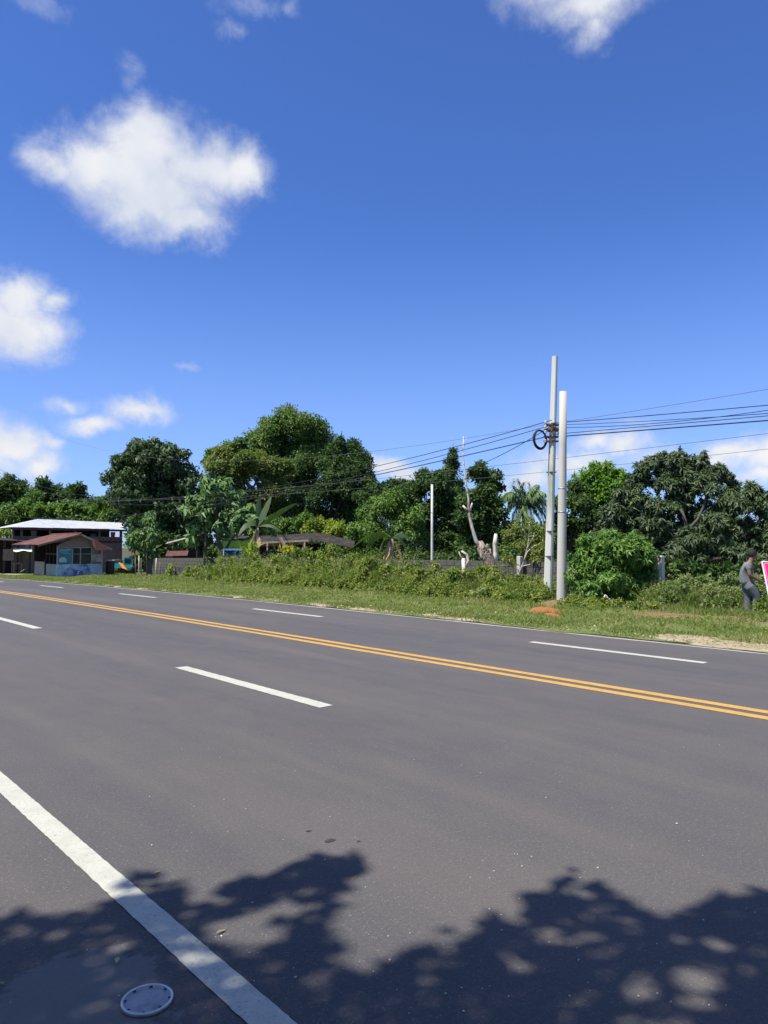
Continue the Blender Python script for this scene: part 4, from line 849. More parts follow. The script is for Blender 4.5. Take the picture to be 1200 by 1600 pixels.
poster = MB().box(posts[0] + .035, posts[1] - .035, YS0 + .02, YS0 + .04, zs + .02, zt - .06).build('poster', rough_mat('teal_print', (.03, .17, .19), (.05, .23, .25), .5, 1.5, 0), store)
w0, w1 = posts[0] + .06, posts[1] - .06; ww = w1 - w0
pale = rough_mat('pale_teal_print', (.32, .46, .50), (.42, .56, .60), .5, 3, 0)
for a, b, z0, z1 in ((.1, .95, .86, .89), (.05, .8, .78, .805), (.1, .7, .70, .72), (.3, .9, .62, .635)): MB().box(w0 + ww * a, w0 + ww * b, YS0 + .014, YS0 + .018, pz(z0), pz(z1)).build('printed_line', pale, poster)
m = MB(); cx = w0 + ww * .33; n = 16
m.add([(cx + ww * .3 * math.cos(t), YS0 + .015, pz(.12) + (.3 * (zt - zs)) * max(0, math.sin(t)) ** .7) for t in lin(0, math.pi, n)], [tuple(range(n + 1))]); m.build('printed_shape', pale, poster)
m = MB(); m.add([(cx + .09 * math.cos(t), YS0 + .012, pz(.52) + .11 * math.sin(t)) for t in lin(0, 2 * math.pi, n)[:-1]], [tuple(range(n))]); m.build('printed_shape', rough_mat('brown_print', (.12, .09, .10), (.18, .13, .13), .5, 4, 0), poster)
MB().box(posts[3] + .035, posts[4] - .035, YS0 + .04, YS0 + .06, zs + .12, zs + .62).build('grey_board', M['tin_grey'], store)
for y in (YS0 + .8, YS0 + 1.6, YS0 + 2.3): MB().box(xl + .02, xl + .08, y, y + .06, zs, sp(60, 850).z).build('side_post', M['wood_dark'], store)
MB().box(xl + .03, xl + .07, YS0 + .1, YS0 + 2.3, zm, zm + .04).build('side_rail', M['wood'], store)
MB().box(xl - .02, xl + .04, YS0 + 2.4, YS0 + 4.6, zb - .1, zs + .12).build('plywood_panel', M['ply_beige'], store)
MB().box(xl - .06, xl + .02, YS0 + 2.25, YS0 + 2.36, zb - .1, zs + .3).build('corner_post', M['wood_dark'], store)
dr = MB(); bx = sp(119, 893); dr.lathe((bx.x, YS0 - .35, zg(bx.x, YS0) + .0), [(.24, 0), (.27, .12), (.25, .35), (.22, .42), (.1, .46)], 16)
tag(dr.build('sack', rough_mat('blue_tarp', (.03, .07, .22), (.08, .14, .32), .7, 5, .6)), 'dark blue bundle lying against the low wall of the store', 'bundle')

# ------------------------------------------------------------------ white-roofed open house behind
Y1 = 63.0; hz = zg(20, Y1)
hp = lambda px, py, Y=Y1: PYp(Y, px, py)
house = empty('open_house', (hp(110, 860).x, Y1 + 2, hz), 'open-sided house with long white sheet roof behind the store', 'house')
A0, A1 = hp(16, 823.5), hp(199, 827); B0, B1 = hp(58, 811, Y1 + 4.2), hp(193, 817, Y1 + 4.2); ns = 9
for k in range(ns):
    t0, t1 = k / ns, (k + 1) / ns + .006; a, b = A0.lerp(A1, t0), A0.lerp(A1, min(1, t1)); c0 = B0.lerp(B1, t0)
    if k == 0: a = A0.lerp(A1, .0)
    sh = MB(); cc2, dd = B0.lerp(B1, t0), B0.lerp(B1, min(1, t1)); n = 24; vs = []
    nrm = (b - a).cross(cc2 - a).normalized()
    for j in range(2):
        for i in range(n + 1): vs.append((a.lerp(b, i / n) if j == 0 else cc2.lerp(dd, i / n)) + nrm * (.012 * math.sin(i * math.pi / 2) + .01 * (k % 2)))
    sh.add(vs, [(i, i + 1, n + 2 + i, n + 1 + i) for i in range(n)], True); sh.build('roof_sheet', M['tin'], house)
m = MB(); bk0, bk1 = A0 + Vector((.6, 8.0, 0)), A1 + Vector((0, 8.0, 0))
m.add([A0, B0, bk0], [(0, 1, 2)]); m.build('roof_hip', M['tin'], house)
m = MB(); m.add([B0, B1, bk1, bk0], [(0, 1, 2, 3)]); m.build('roof_back', M['tin_grey'], house)
MB().bar(A0 + Vector((.05, .06, -.12)), A1 + Vector((0, .06, -.12)), .06, .16).build('fascia', M['wood_dark'], house)
zf = hp(100, 845).z; x0h, x1h = hp(24, 840).x, hp(196, 840).x
MB().box(x0h, x1h, Y1 + .5, Y1 + 7.5, zf - .15, zf).build('floor_slab', M['wood_dark'], house)
for px in (24, 37.5, 82, 122, 160, 193): 
    x = hp(px, 840).x; MB().box(x - .07, x + .07, Y1 + .6, Y1 + .74, hz - .1, A0.z - .1).build('post', M['wood'], house)
for px in (30, 90, 150, 190):
    x = hp(px, 840, Y1 + 7).x; MB().box(x - .07, x + .07, Y1 + 7.0, Y1 + 7.14, hz - .1, A0.z - .1).build('post', M['wood_dark'], house)
for a, b in ((24, 82), (82, 122), (122, 160), (160, 196)):
    MB().box(hp(a, 840).x + .08, hp(b, 840).x - .08, Y1 + .62, Y1 + .7, zf + .003, hp(100, 838).z).build('parapet_board', M['ply'] if a != 24 else M['wood'], house)
    MB().box(hp(a, 840).x + .08, hp(b, 840).x - .08, Y1 + .62, Y1 + .7, hz - .1, zf - .155).build('lower_wall', M['ply'], house)
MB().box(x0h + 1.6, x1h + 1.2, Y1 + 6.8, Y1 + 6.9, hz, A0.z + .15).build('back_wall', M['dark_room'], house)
def cloth(name, c, w, h, col, label):
    m = MB(); n = 8; vs = []
    for j in range(6):
        for i in range(n + 1): vs.append((c.x + (i / n - .5) * w * (1 - .06 * j), c.y + .03 * math.sin(i * 2.1 + j) , c.z - h * j / 5 - .02 * random.random()))
    m.add(vs, [(j * (n + 1) + i, j * (n + 1) + i + 1, (j + 1) * (n + 1) + i + 1, (j + 1) * (n + 1) + i) for j in range(5) for i in range(n)], True)
    o = m.build(name, rough_mat(name + '_cloth', col, tuple(min(1, q * 1.4) for q in col), .9, 4, 0)); tag(o, label, 'clothing'); return o
cloth('hanging_shirt', hp(176.5, 831, Y1 + .4), .42, .75, (.42, .05, .12), 'pink-red shirt hanging at the right end of the open house')
cloth('hanging_cloth', hp(146, 834, Y1 + .9), .5, .5, (.10, .11, .13), 'dark grey cloth hanging in the middle of the open house')
cloth('hanging_cloth', hp(120, 832, Y1 + .9), .45, .4, (.20, .21, .20), 'pale grey cloth hanging near the middle of the open house')
cloth('hanging_cloth', hp(53, 829, Y1 + .9), .5, .55, (.16, .15, .12), 'drab cloth hanging at the left end of the open house')
# drum and little turquoise truck beside the store
dq = at(172, 895, 50); dq.z = zg(dq.x, dq.y); root = empty('water_drum', dq, 'dark drum with white lid between the store and turquoise truck', 'drum')
hq = at(172, 876, 50).z - dq.z
MB().lathe(dq, [(.24, 0), (.28, .03), (.28, hq * .33), (.29, hq * .35), (.28, hq * .37), (.28, hq * .66), (.29, hq * .68), (.28, hq * .7), (.28, hq - .03)], 18).build('body', M['wood_dark'], root)
MB().lathe(dq + Vector((0, 0, hq - .03)), [(.30, 0), (.30, .05), (.2, .08), (.05, .09)], 18).build('lid', M['tin'], root)
tq = at(196, 892, 53); tq.z = zg(tq.x, tq.y); k = 53 / F; tz = lambda py: at(196, py, 53).z
teal = rough_mat('turquoise_car_paint', (.03, .34, .40), (.05, .42, .48), .35, 2, 0, spec=.5)
truck = empty('small_truck', tq, 'small turquoise truck parked beyond the store', 'truck')
Mx = Matrix.Translation(tq) @ Matrix.Rotation(-PSI + .15, 4, 'Z')     # local x: to the right in view, y: away
zc0, zc1, zbed = tz(888) - tq.z, tz(870) - tq.z, tz(880) - tq.z
m = MB(); prof = [(-.18, zc0), (-.20, zc0 + .3), (-.14, zc1 - .1), (-.05, zc1), (.38, zc1), (.47, zc1 - .12), (.5, zc0 + .3), (.5, zc0)]
m.add([Mx @ Vector((x, y, z)) for y in (0, 1.25) for x, z in prof], [tuple(range(8)), tuple(range(15, 7, -1))] + [(i, i + 8, (i + 1) % 8 + 8, (i + 1) % 8) for i in range(8)]); m.build('cab', teal, truck)
MB().box(-.08, .38, -.02, -.006, zc0 + .36, zc1 - .1, Mx).build('window', glass, truck)
MB().box(-1.05, -.22, 0, 1.25, zc0 + .02, zbed, Mx).build('cargo_bed', teal, truck)
MB().box(-1.1, .5, .15, 1.1, zc0 - .1, zc0 - .003, Mx).build('chassis', M['wood_dark'], truck)
for x in (-.75, .2):
    for y in (.02, 1.1):
        m = MB(); r = zc0 + .1; c = Mx @ Vector((x, y, r - .02)); ax = (Mx.to_3x3() @ Vector((0, 1, 0))); m.tube([c, c + ax * .03, c + ax * .12, c + ax * .15], [r * .8, r, r, r * .8], 18); w = m.build('wheel', M['black_rubber'], truck)
        m = MB(); m.tube([c - ax * .004, c + ax * .02], [r * .45, r * .5], 14); m.build('rim', M['steel'], w)
for x in (-.12, .42): MB().box(x - .05, x + .05, -.025, -.008, zc0 + .12, zc0 + .2, Mx).build('headlight', M['tin'], truck)
m = MB(); vs = []
for j in range(6):
    for i in range(5): vs.append(Mx @ Vector((-.5 + i * .09 + j * .06, -.05 - .02 * math.sin(i * 2 + j) - .03 * j, zbed + .08 - j * .085 - (.03 * i))))
m.add(vs, [(j * 5 + i, j * 5 + i + 1, (j + 1) * 5 + i + 1, (j + 1) * 5 + i) for j in range(5) for i in range(4)], True)
tag(m.build('orange_tarp', rough_mat('orange_cloth', (.75, .24, .02), (.85, .32, .04), .7, 4, 0)), 'orange cloth hanging over the side of the turquoise truck', 'cloth')
# shanty at the far left with pale awning, signboard, table
Y2 = 62.0; qz = zg(17, Y2); qp = lambda px, py, Y=Y2: PYp(Y, px, py)
sh = empty('shanty', (qp(15, 880).x, Y2 + 1, qz), 'dark open shanty at the left edge with a brown sheet roof', 'shanty')
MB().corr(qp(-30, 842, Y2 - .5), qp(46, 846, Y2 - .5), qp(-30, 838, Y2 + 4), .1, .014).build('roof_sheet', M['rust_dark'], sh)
for px in (-5, 7, 28, 47): x = qp(px, 870).x; MB().box(x - .06, x + .06, Y2, Y2 + .12, qz - .1, qp(px, 844).z).build('post', M['wood_dark'], sh)
MB().box(qp(-30, 870).x, qp(48, 870).x, Y2 + 3, Y2 + 3.1, qz - .1, qp(20, 840).z).build('back_wall', M['dark_room'], sh)
m = MB(); a, b, c, d = qp(20, 850, Y2 + 1.6), qp(50, 852, Y2 + 1.6), qp(50, 861, Y2 - 1.2), qp(21, 861.5, Y2 - 1.2)
m.add([a.lerp(b, i / 8).lerp(d.lerp(c, i / 8), j / 3) + Vector((0, 0, -.05 * math.sin(i * 1.1) * (j == 3))) for j in range(4) for i in range(9)], [(j * 9 + i, j * 9 + i + 1, j * 9 + 10 + i, j * 9 + 9 + i) for j in range(3) for i in range(8)], True)
tag(m.build('awning', rough_mat('cream_tarp', (.62, .60, .40), (.75, .74, .62), .7, 2, 0)), 'pale cream tarpaulin awning hung between the shanty and the store', 'awning')
sg = MB().box(qp(4, 870).x, qp(21, 870).x, Y2 - .12, Y2 - .06, qp(10, 876).z, qp(10, 858).z).build('signboard', M['ply']); tag(sg, 'weathered brown board hung on the front of the shanty', 'signboard')
tb2 = empty('rough_table', (qp(24, 890).x, Y2 - .4, qz), 'rough wooden table standing in the shade of the shanty', 'table')
MB().box(qp(17, 880).x, qp(31, 880).x, Y2 - .7, Y2 - .15, qp(24, 881).z, qp(24, 879.5).z).build('table_top', M['wood'], tb2)
for px in (18, 30):
    for y in (Y2 - .68, Y2 - .22): x = qp(px, 890).x; MB().box(x - .03, x + .03, y, y + .06, qz - .05, qp(24, 881).z).build('leg', M['wood'], tb2)
m = MB(); m.bar(qp(32, 894, Y2 - 1), qp(43, 887, Y2 - .8), .1, .05); tag(m.build('plank', M['wood']), 'loose pale plank leaning near the beige panel of the store', 'plank')

# ------------------------------------------------------------------ open shed behind the wall, lime hut, small shack
d0 = 43.5
shed = empty('open_shed', G(440, 902), 'low open shed with old brown sheet roof behind the weeds', 'shed')
s = lambda px, py, d=d0: at(px, py, d)
for k in range(6):
    a, b = s(384, 847).lerp(s(482, 842.5), k / 6), s(384, 847).lerp(s(482, 842.5), (k + 1) / 6 + .01); c = s(396, 838, d0 + 3).lerp(s(492, 833, d0 + 3), k / 6)
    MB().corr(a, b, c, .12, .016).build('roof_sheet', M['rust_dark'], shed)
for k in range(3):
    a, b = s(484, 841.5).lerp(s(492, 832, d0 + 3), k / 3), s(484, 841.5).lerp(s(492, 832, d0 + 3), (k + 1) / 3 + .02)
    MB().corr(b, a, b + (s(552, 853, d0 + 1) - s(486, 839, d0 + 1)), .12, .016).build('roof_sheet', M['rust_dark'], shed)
MB().bar(s(384, 849), s(482, 844.5), .05, .12).build('eave_board', M['ply_beige'], shed)
for px, dd in ((384, d0), (418, d0), (476, d0), (535, d0 + 1), (400, d0 + 3), (480, d0 + 3), (440, d0 + 3)):
    b = at(px, 900, dd); b.z = zg(b.x, b.y); t = at(px, 847 if px != 535 else 851, dd); MB().tube([b - Vector((0, 0, .1)), b.lerp(t, .5), t], [.06, .055, .05], 8).build('post', M['wood'], shed)
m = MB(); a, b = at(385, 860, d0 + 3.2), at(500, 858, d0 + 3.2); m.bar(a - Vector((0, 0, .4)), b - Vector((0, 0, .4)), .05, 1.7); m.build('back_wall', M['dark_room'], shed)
m = MB(); a, b = at(420, 862, d0 + 1.2), at(470, 861, d0 + 1.2); m.bar(a, b, .06, .35); m.build('blue_board', rough_mat('faded_blue_board', (.06, .09, .13), (.10, .14, .19), .8, 3, 0), shed)
a = at(458, 848, d0 + .3); m = MB(); m.bar(a, at(446, 836, d0 + .2), .12, .05); m.bar(at(438, 840, d0), at(450, 862, d0 - .6), .22, .04); m.build('loose_board', M['wood'], shed)
hut = empty('lime_hut', G(365, 901), 'little lime-green hut glimpsed between the roadside tree and shed', 'hut')
d1 = 42.6; k = d1 / F; c = at(364, 895, d1); c.z = zg(c.x, c.y); Mh = Matrix.Translation(c) @ Matrix.Rotation(-PSI - .5, 4, 'Z'); zt_ = at(362, 845, d1).z - c.z
MB().box(-.75, .55, 0, 1.4, -.05, zt_, Mh).build('wall', rough_mat('lime_paint', (.38, .62, .06), (.46, .68, .08), .8, 2, .1), hut)
MB().corr(Mh @ Vector((-.9, .08, zt_ + .03)), Mh @ Vector((.65, .08, zt_ + .03)), Mh @ Vector((-.9, 1.6, zt_ + .3)), .1, .014).build('roof_sheet', M['rust_dark'], hut)
d1 = 41.0; c = at(367, 895, d1); c.z = zg(c.x, c.y); Mh = Matrix.Translation(c) @ Matrix.Rotation(-PSI, 4, 'Z'); z1_, z2_ = at(367, 868, d1).z - c.z, at(367, 859, d1).z - c.z
st = empty('blue_stall', c, 'blue-covered stall in front of the lime-green hut', 'stall')
MB().box(-.6, .6, 0, .7, z1_ - .75, z2_ - .04, Mh).build('body', rough_mat('dark_blue_panel', (.015, .03, .08), (.03, .05, .12), .6, 3, 0), st)
MB().box(-.66, .66, -.06, .76, z2_ - .037, z2_ + .06, Mh).build('top', rough_mat('blue_sheet', (.10, .28, .50), (.16, .36, .58), .5, 3, 0), st)
for x in (-.55, .5):
    for y in (.04, .6): MB().box(x, x + .06, y, y + .06, -.05, z1_ - .753, Mh).build('leg', M['wood_dark'], st)
MB().box(-.66, -.60, -.08, -.065, z1_ - .6, z2_, Mh).build('corner_strip', M['tin'], st)
shack = empty('rusty_shack', at(285, 900, 50), 'low shack with rusty red sheet roof left of the roadside tree', 'shack'); shack.location.z = zg(shack.location.x, shack.location.y)
s = lambda px, py, d=50: at(px, py, d)
for k in range(3): 
    a, b = s(258, 869).lerp(s(292, 868), k / 3), s(258, 869).lerp(s(292, 868), (k + 1) / 3 + .02); MB().corr(a, b, a + (s(262, 860, 52.5) - s(258, 869)), .1, .014).build('roof_sheet', M['rust'], shack)
MB().corr(s(258, 850, 52), s(312, 836, 52), s(262, 847, 55), .1, .014).build('upper_roof_sheet', M['tin_grey'], shack)
for px in (262, 290): b = s(px, 900, 50.2); b.z = zg(b.x, b.y); MB().tube([b - Vector((0, 0, .1)), s(px, 868, 50.2)], .05, 8).build('post', M['wood_dark'], shack)
for px in (264, 308): b = s(px, 900, 52.3); b.z = zg(b.x, b.y); MB().tube([b - Vector((0, 0, .1)), s(px, 849 - (px - 264) * .25, 52.3)], .05, 8).build('post', M['wood_dark'], shack)
a, b = s(260, 880, 53), s(312, 880, 53); m = MB(); m.bar(a, b, .05, 1.9); m.build('wall', M['dark_room'], shack)
MB().corr(s(199, 868, 53), s(214, 867, 53), s(200, 864, 55), .1, .014).build('lean_to_sheet', M['rust'], shack)
# bamboo stakes round the sapling
for i, (px, top) in enumerate(((212, 871), (217, 868), (221, 872), (243, 872), (250, 878))):
    b = G(px, 902 + (i % 2)); t = at(px + random.uniform(-1, 2), top, b.dot(FH)); m = MB(); m.tube([b - Vector((0, 0, .1)), b.lerp(t, .5), t], [.035, .033, .03], 7)
    tag(m.build('bamboo_stake', M['deadwood'] if i % 2 else M['wood']), 'weathered stake by the feathery sapling, %s from the left' % ('first', 'second', 'third', 'fourth', 'fifth')[i], 'stake', 'stakes around the sapling')

# ------------------------------------------------------------------ the man with the sign
pf = G(1174, 962); dm = pf.dot(FH)
man = empty('person', pf, 'man in grey T-shirt and grey trousers bending to hold a pink sign', 'person')
q = lambda x, y, dd=0: at(x, y, dm + dd)
def skin(name, verts, edges, mat, parent, sub=2, rootv=0):
    me = bpy.data.meshes.new(name); me.from_pydata([v[0] for v in verts], edges, []); o = bpy.data.objects.new(name, me); COL.objects.link(o)
    md = o.modifiers.new('s', 'SKIN'); md.use_smooth_shade = True
    for i, v in enumerate(verts):
        r = v[1] if hasattr(v[1], '__len__') else (v[1], v[1]); me.skin_vertices[0].data[i].radius = r; me.skin_vertices[0].data[i].use_root = (i == rootv)
    sb_ = o.modifiers.new('u', 'SUBSURF'); sb_.levels = sub; sb_.render_levels = sub
    dg = bpy.context.evaluated_depsgraph_get(); dg.update(); m2 = bpy.data.meshes.new_from_object(o.evaluated_get(dg)); m2.name = name
    bpy.data.objects.remove(o, do_unlink=True); m2.polygons.foreach_set('use_smooth', [True] * len(m2.polygons))
    m2.materials.clear(); return link(name, m2, mat, parent)
skinm = rough_mat('skin', (.19, .10, .07), (.25, .135, .095), .55, 6, 0, spec=.4)
shirtm = rough_mat('grey_cotton', (.15, .165, .17), (.21, .225, .23), .9, 5, .5)
trm = rough_mat('grey_trouser_cloth', (.10, .105, .125), (.15, .155, .18), .9, 5, .7)
N_, Fr = -.17, .17      # near (right) side, far (left) side
body = [(q(1168, 906), .10), (q(1167, 893), .11), (q(1167, 884), .10), (q(1172, 878), .05), (q(1175, 873), .075), (q(1176.5, 866), .085),     # 0-5 pelvis..head
        (q(1169, 884, N_), .06), (q(1171.5, 899, N_ - .05), .042), (q(1183, 905, N_), .036), (q(1192.5, 910.5, N_ + .04), .028),           # 6-9 right arm
        (q(1171, 884, Fr), .06), (q(1181, 889, Fr), .042), (q(1187, 882, Fr - .02), .035), (q(1190.5, 879, Fr - .1), .028),                 # 10-13 left arm
        (q(1172, 912, N_ * .55), .085), (q(1183, 932, N_ * .6), .06), (q(1181, 956, N_ * .6), .042), (q(1186, 961, N_ * .6), .035),        # 14-17 right leg
        (q(1167, 912, Fr * .5), .085), (q(1170, 935, Fr * .5), .06), (q(1169, 956, Fr * .5), .042), (q(1174, 961, Fr * .5), .035)]
edges = [(0, 1), (1, 2), (2, 3), (3, 4), (4, 5), (2, 6), (6, 7), (7, 8), (8, 9), (2, 10), (10, 11), (11, 12), (12, 13), (0, 14), (14, 15), (15, 16), (16, 17), (0, 18), (18, 19), (19, 20), (20, 21)]
bo = skin('body', body, edges, skinm, man)
# hands, nose, ears, eyes joined into the body mesh
mb = MB()
def hand(wr, d, sd, curl):
    d, sd = Vector(d).normalized(), Vector(sd).normalized(); n = d.cross(sd).normalized(); pc = wr + d * .05
    mb.blob(pc, .042, 10, 7, .02)
    for i, (o, l) in enumerate(((-.03, .065), (-.01, .075), (.01, .07), (.03, .055))):
        a = pc + sd * o + d * .02; mb.tube([a, a + d * l * .5, a + d * l * .75 + n * curl * .6, a + d * l * .7 + n * curl], [.011, .010, .009, .007], 6)
    a = pc - sd * .035; mb.tube([a, a - sd * .025 + d * .025, a - sd * .02 + d * .05 + n * curl * .5], [.012, .011, .008], 6)
hand(body[9][0], RT * .8 - Vector((0, 0, .5)), Vector((0, 0, -.6)) - RT * .4, .035)
hand(body[13][0], RT * .8 + Vector((0, 0, .3)), Vector((0, 0, 1)), -.035)
hc = q(1176.5, 867.5)
mb.blob(hc, (.088, .088, .115), 14, 10, .0); mb.tube([hc + RT * .07 + Vector((0, 0, .03)), hc + RT * .105 - Vector((0, 0, .02)), hc + RT * .085 - Vector((0, 0, .035))], [.01, .017, .012], 6)
mb.blob(hc + RT * .07 - Vector((0, 0, .07)), (.04, .04, .035), 8, 6, 0); mb.blob(hc - FH * .085 - RT * .01, (.018, .012, .03), 6, 5, 0); mb.blob(hc + FH * .085 - RT * .01, (.018, .012, .03), 6, 5, 0)
me2 = bo.data; bmm = bmesh.new(); bmm.from_mesh(me2); tmp = bpy.data.meshes.new('tmp'); tmp.from_pydata(mb.v, [], mb.f); tmp.polygons.foreach_set('use_smooth', [True] * len(tmp.polygons)); bmm.from_mesh(tmp); bmm.to_mesh(me2); bmm.free(); bpy.data.meshes.remove(tmp)
m = MB()
for y in (-.03, .03): m.blob(hc + RT * .082 + FH * y + Vector((0, 0, .015)), .012, 8, 6, 0)
m.build('eyes', M['black_rubber'], man)
m = MB(); m.blob(hc + RT * .072 - Vector((0, 0, .052)), (.02, .028, .008), 8, 5, 0); m.build('mouth', rough_mat('lips', (.2, .07, .06), (.24, .09, .07), .5, 5, 0), man)
m = MB(); m.blob(hc + Vector((0, 0, .035)) - RT * .022, (.103, .103, .10), 16, 11, .07); m.build('hair', rough_mat('dark_hair', (.014, .011, .010), (.028, .02, .017), .6, 25, .6), man)
shv = [(q(1167.5, 914), (.155, .17)), (q(1166, 907), (.155, .175)), (q(1165, 897), (.145, .17)), (q(1166, 887), (.125, .17)), (q(1169, 880.5), (.075, .09)), (q(1169, 884, N_), .085), (q(1171, 893, N_ - .04), .068), (q(1172, 884, Fr), .085), (q(1178, 889, Fr), .066)]
skin('shirt', shv, [(0, 1), (1, 2), (2, 3), (3, 4), (3, 5), (5, 6), (3, 7), (7, 8)], shirtm, man)
trv = [(q(1166, 902), (.12, .13)), (q(1166.5, 911), (.15, .16)), (q(1173, 918, N_ * .6), .13), (q(1183, 933, N_ * .65), .105), (q(1181.5, 947, N_ * .6), .095), (q(1181, 962, N_ * .6), .095), (q(1167, 919, Fr * .55), .125), (q(1169.5, 936, Fr * .55), .10), (q(1168.5, 948, Fr * .5), .092), (q(1168.5, 962, Fr * .5), .09)]
skin('trousers', trv, [(0, 1), (1, 2), (2, 3), (3, 4), (4, 5), (1, 6), (6, 7), (7, 8), (8, 9)], trm, man)
for x, dd in ((1182, N_ * .6), (1170, Fr * .5)):
    m = MB(); c = q(x, 961, dd); z0 = vz(c.x, c.y); m.tube([Vector((c.x, c.y, z0 + .05)) + RT * t for t in (-.1, -.05, .03, .1, .15)], [.03, .05, .05, .045, .02], 10); m.build('shoe', rough_mat('grey_shoe', (.16, .16, .16), (.30, .3, .29), .8, 8, 0), man)
# the sign
sgn = empty('pink_sign', pf + RT * .55, 'pink sign board with white frame cut off by the right picture edge', 'sign'); dsn = dm - .02
tl, bl2 = at(1189.5, 877, dsn), at(1203, 943, dsn - .4); dn = (bl2 - tl).normalized(); rt2 = (RT * .985 + Vector((0, 0, .17)) + FH * .12).normalized(); rt2 = (rt2 - dn * rt2.dot(dn)).normalized(); nn = rt2.cross(dn).normalized()
if nn.dot(FH) > 0: nn = -nn
Hs, Ws = (bl2 - tl).length, .72
def slab(mb, u0, u1, v0, v1, t0, t1): mb.add([tl + rt2 * u + dn * v + nn * t for t in (t0, t1) for v in (v0, v1) for u in (u0, u1)], [(0, 2, 3, 1), (4, 5, 7, 6), (0, 1, 5, 4), (2, 6, 7, 3), (0, 4, 6, 2), (1, 3, 7, 5)]); return mb
pink = rough_mat('pink_print', (.72, .02, .20), (.78, .03, .24), .5, 3, 0); whitep = rough_mat('white_frame_paint', (.76, .74, .74), (.82, .8, .8), .6, 5, 0)
slab(MB(), .03, Ws - .03, .03, Hs - .03, -.008, .004).build('panel', pink, sgn)
fwid = .024
for u0, u1, v0, v1 in ((0, Ws, 0, fwid), (0, Ws, Hs - fwid, Hs), (0, fwid, fwid + .001, Hs - fwid - .001), (Ws - fwid, Ws, fwid + .001, Hs - fwid - .001)): slab(MB(), u0, u1, v0, v1, -.015, .015).build('frame_bar', whitep, sgn)
e0 = .055
for u0, u1, v0, v1 in ((e0, Ws - e0, e0, e0 + .01), (e0, Ws - e0, Hs - e0 - .01, Hs - e0), (e0, e0 + .01, e0 + .01, Hs - e0 - .01), (Ws - e0 - .01, Ws - e0, e0 + .01, Hs - e0 - .01)): slab(MB(), u0, u1, v0, v1, .004, .007).build('inner_line', rough_mat('pale_pink', (.75, .45, .55), (.8, .5, .6), .6, 5, 0), sgn)
for u in (.06, Ws - .1):   # legs down to the ground
    a = tl + rt2 * u + dn * Hs; b = Vector((a.x, a.y, vz(a.x, a.y) - .02)); MB().bar(a - dn * .05 - nn * .03, b - nn * .03, .035, .03).build('leg', whitep, sgn)

# ------------------------------------------------------------------ on the near asphalt: lid and leaf
lc = G(230, 1566); n = 40; Rl = .089
lid = empty('metal_lid', lc, 'round dull metal lid with small holes round its rim on the shaded asphalt', 'lid')
alloy = rough_mat('dull_alloy', (.24, .245, .26), (.32, .325, .34), .4, 14, .2, metal=.35, spec=.5, c3=(.18, .185, .2))
MB().lathe(lc + Vector((0, 0, .0015)), [(Rl * .98, 0), (Rl, .003), (Rl, .009), (Rl * .97, .0115), (Rl * .90, .0115), (Rl * .87, .0075), (Rl * .80, .0065), (Rl * .6, .0075), (Rl * .2, .0085), (.001, .0087)], 56).build('disc', alloy, lid)
MB().tube([lc + Vector((Rl * .95 * math.cos(t), Rl * .95 * math.sin(t), .0115)) for t in lin(0, 2 * math.pi, 56)], .0042, 8, cap=False).build('rim', rough_mat('worn_bright_alloy', (.5, .51, .53), (.62, .63, .65), .38, 20, .1, metal=.4, spec=.5), lid)
hole = rough_mat('dark_hole', (.02, .02, .024), (.035, .035, .04), .8, 20, 0)
for i in range(8):
    a = 2 * math.pi * i / 8 + .2; c = lc + Vector((math.cos(a) * Rl * .84, math.sin(a) * Rl * .84, .0112)); m = MB(); k = 8; tri = i % 3 == 1
    m.add([(c.x + math.cos(a + t) * (.006 if not tri else .008) * (1 if not tri else (1 if j % 3 == 0 else .6)), c.y + math.sin(a + t) * .0055, c.z) for j, t in enumerate(lin(0, 2 * math.pi, k)[:-1])], [tuple(range(k))]); m.build('rim_hole', hole, lid)
def fallen(px, py, L, W, ang, mat, label):
    c = G(px, py); A = np.array([[math.cos(ang), math.sin(ang), .03]]); m = MB(); u = Vector(A[0]).normalized(); sd = u.cross(Vector((0, 0, 1))).normalized(); vs = []
    for i in range(7):
        t = i / 6; p = c + u * L * (t - .5) + Vector((0, 0, .006 + .003 * math.sin(t * 5))); w = W * .5 * math.sin(math.pi * (.04 + .92 * t)); vs += [p - sd * w + Vector((0, 0, .004)), p, p + sd * w + Vector((0, 0, .003))]
    m.add(vs, [f for i in range(6) for f in ((i * 3, i * 3 + 1, i * 3 + 4, i * 3 + 3), (i * 3 + 1, i * 3 + 2, i * 3 + 5, i * 3 + 4))], True); return tag(m.build('fallen_leaf', mat), label, 'leaf')
fallen(183, 1503, .05, .018, 1.1, M['lf_litter'], 'small pale dry leaf lying above the metal lid')
fallen(245, 1365, .045, .01, .3, M['lf_litter'], 'thin pale leaf strip beside the white edge line')
fallen(345, 1458, .05, .012, .2, M['lf_litter'], 'crumpled pale leaf scrap in a sun spot right of the edge line')
fallen(2, 1540, .03, .012, 2, M['lf_litter'], 'tiny pale leaf at the left picture edge on shaded asphalt')

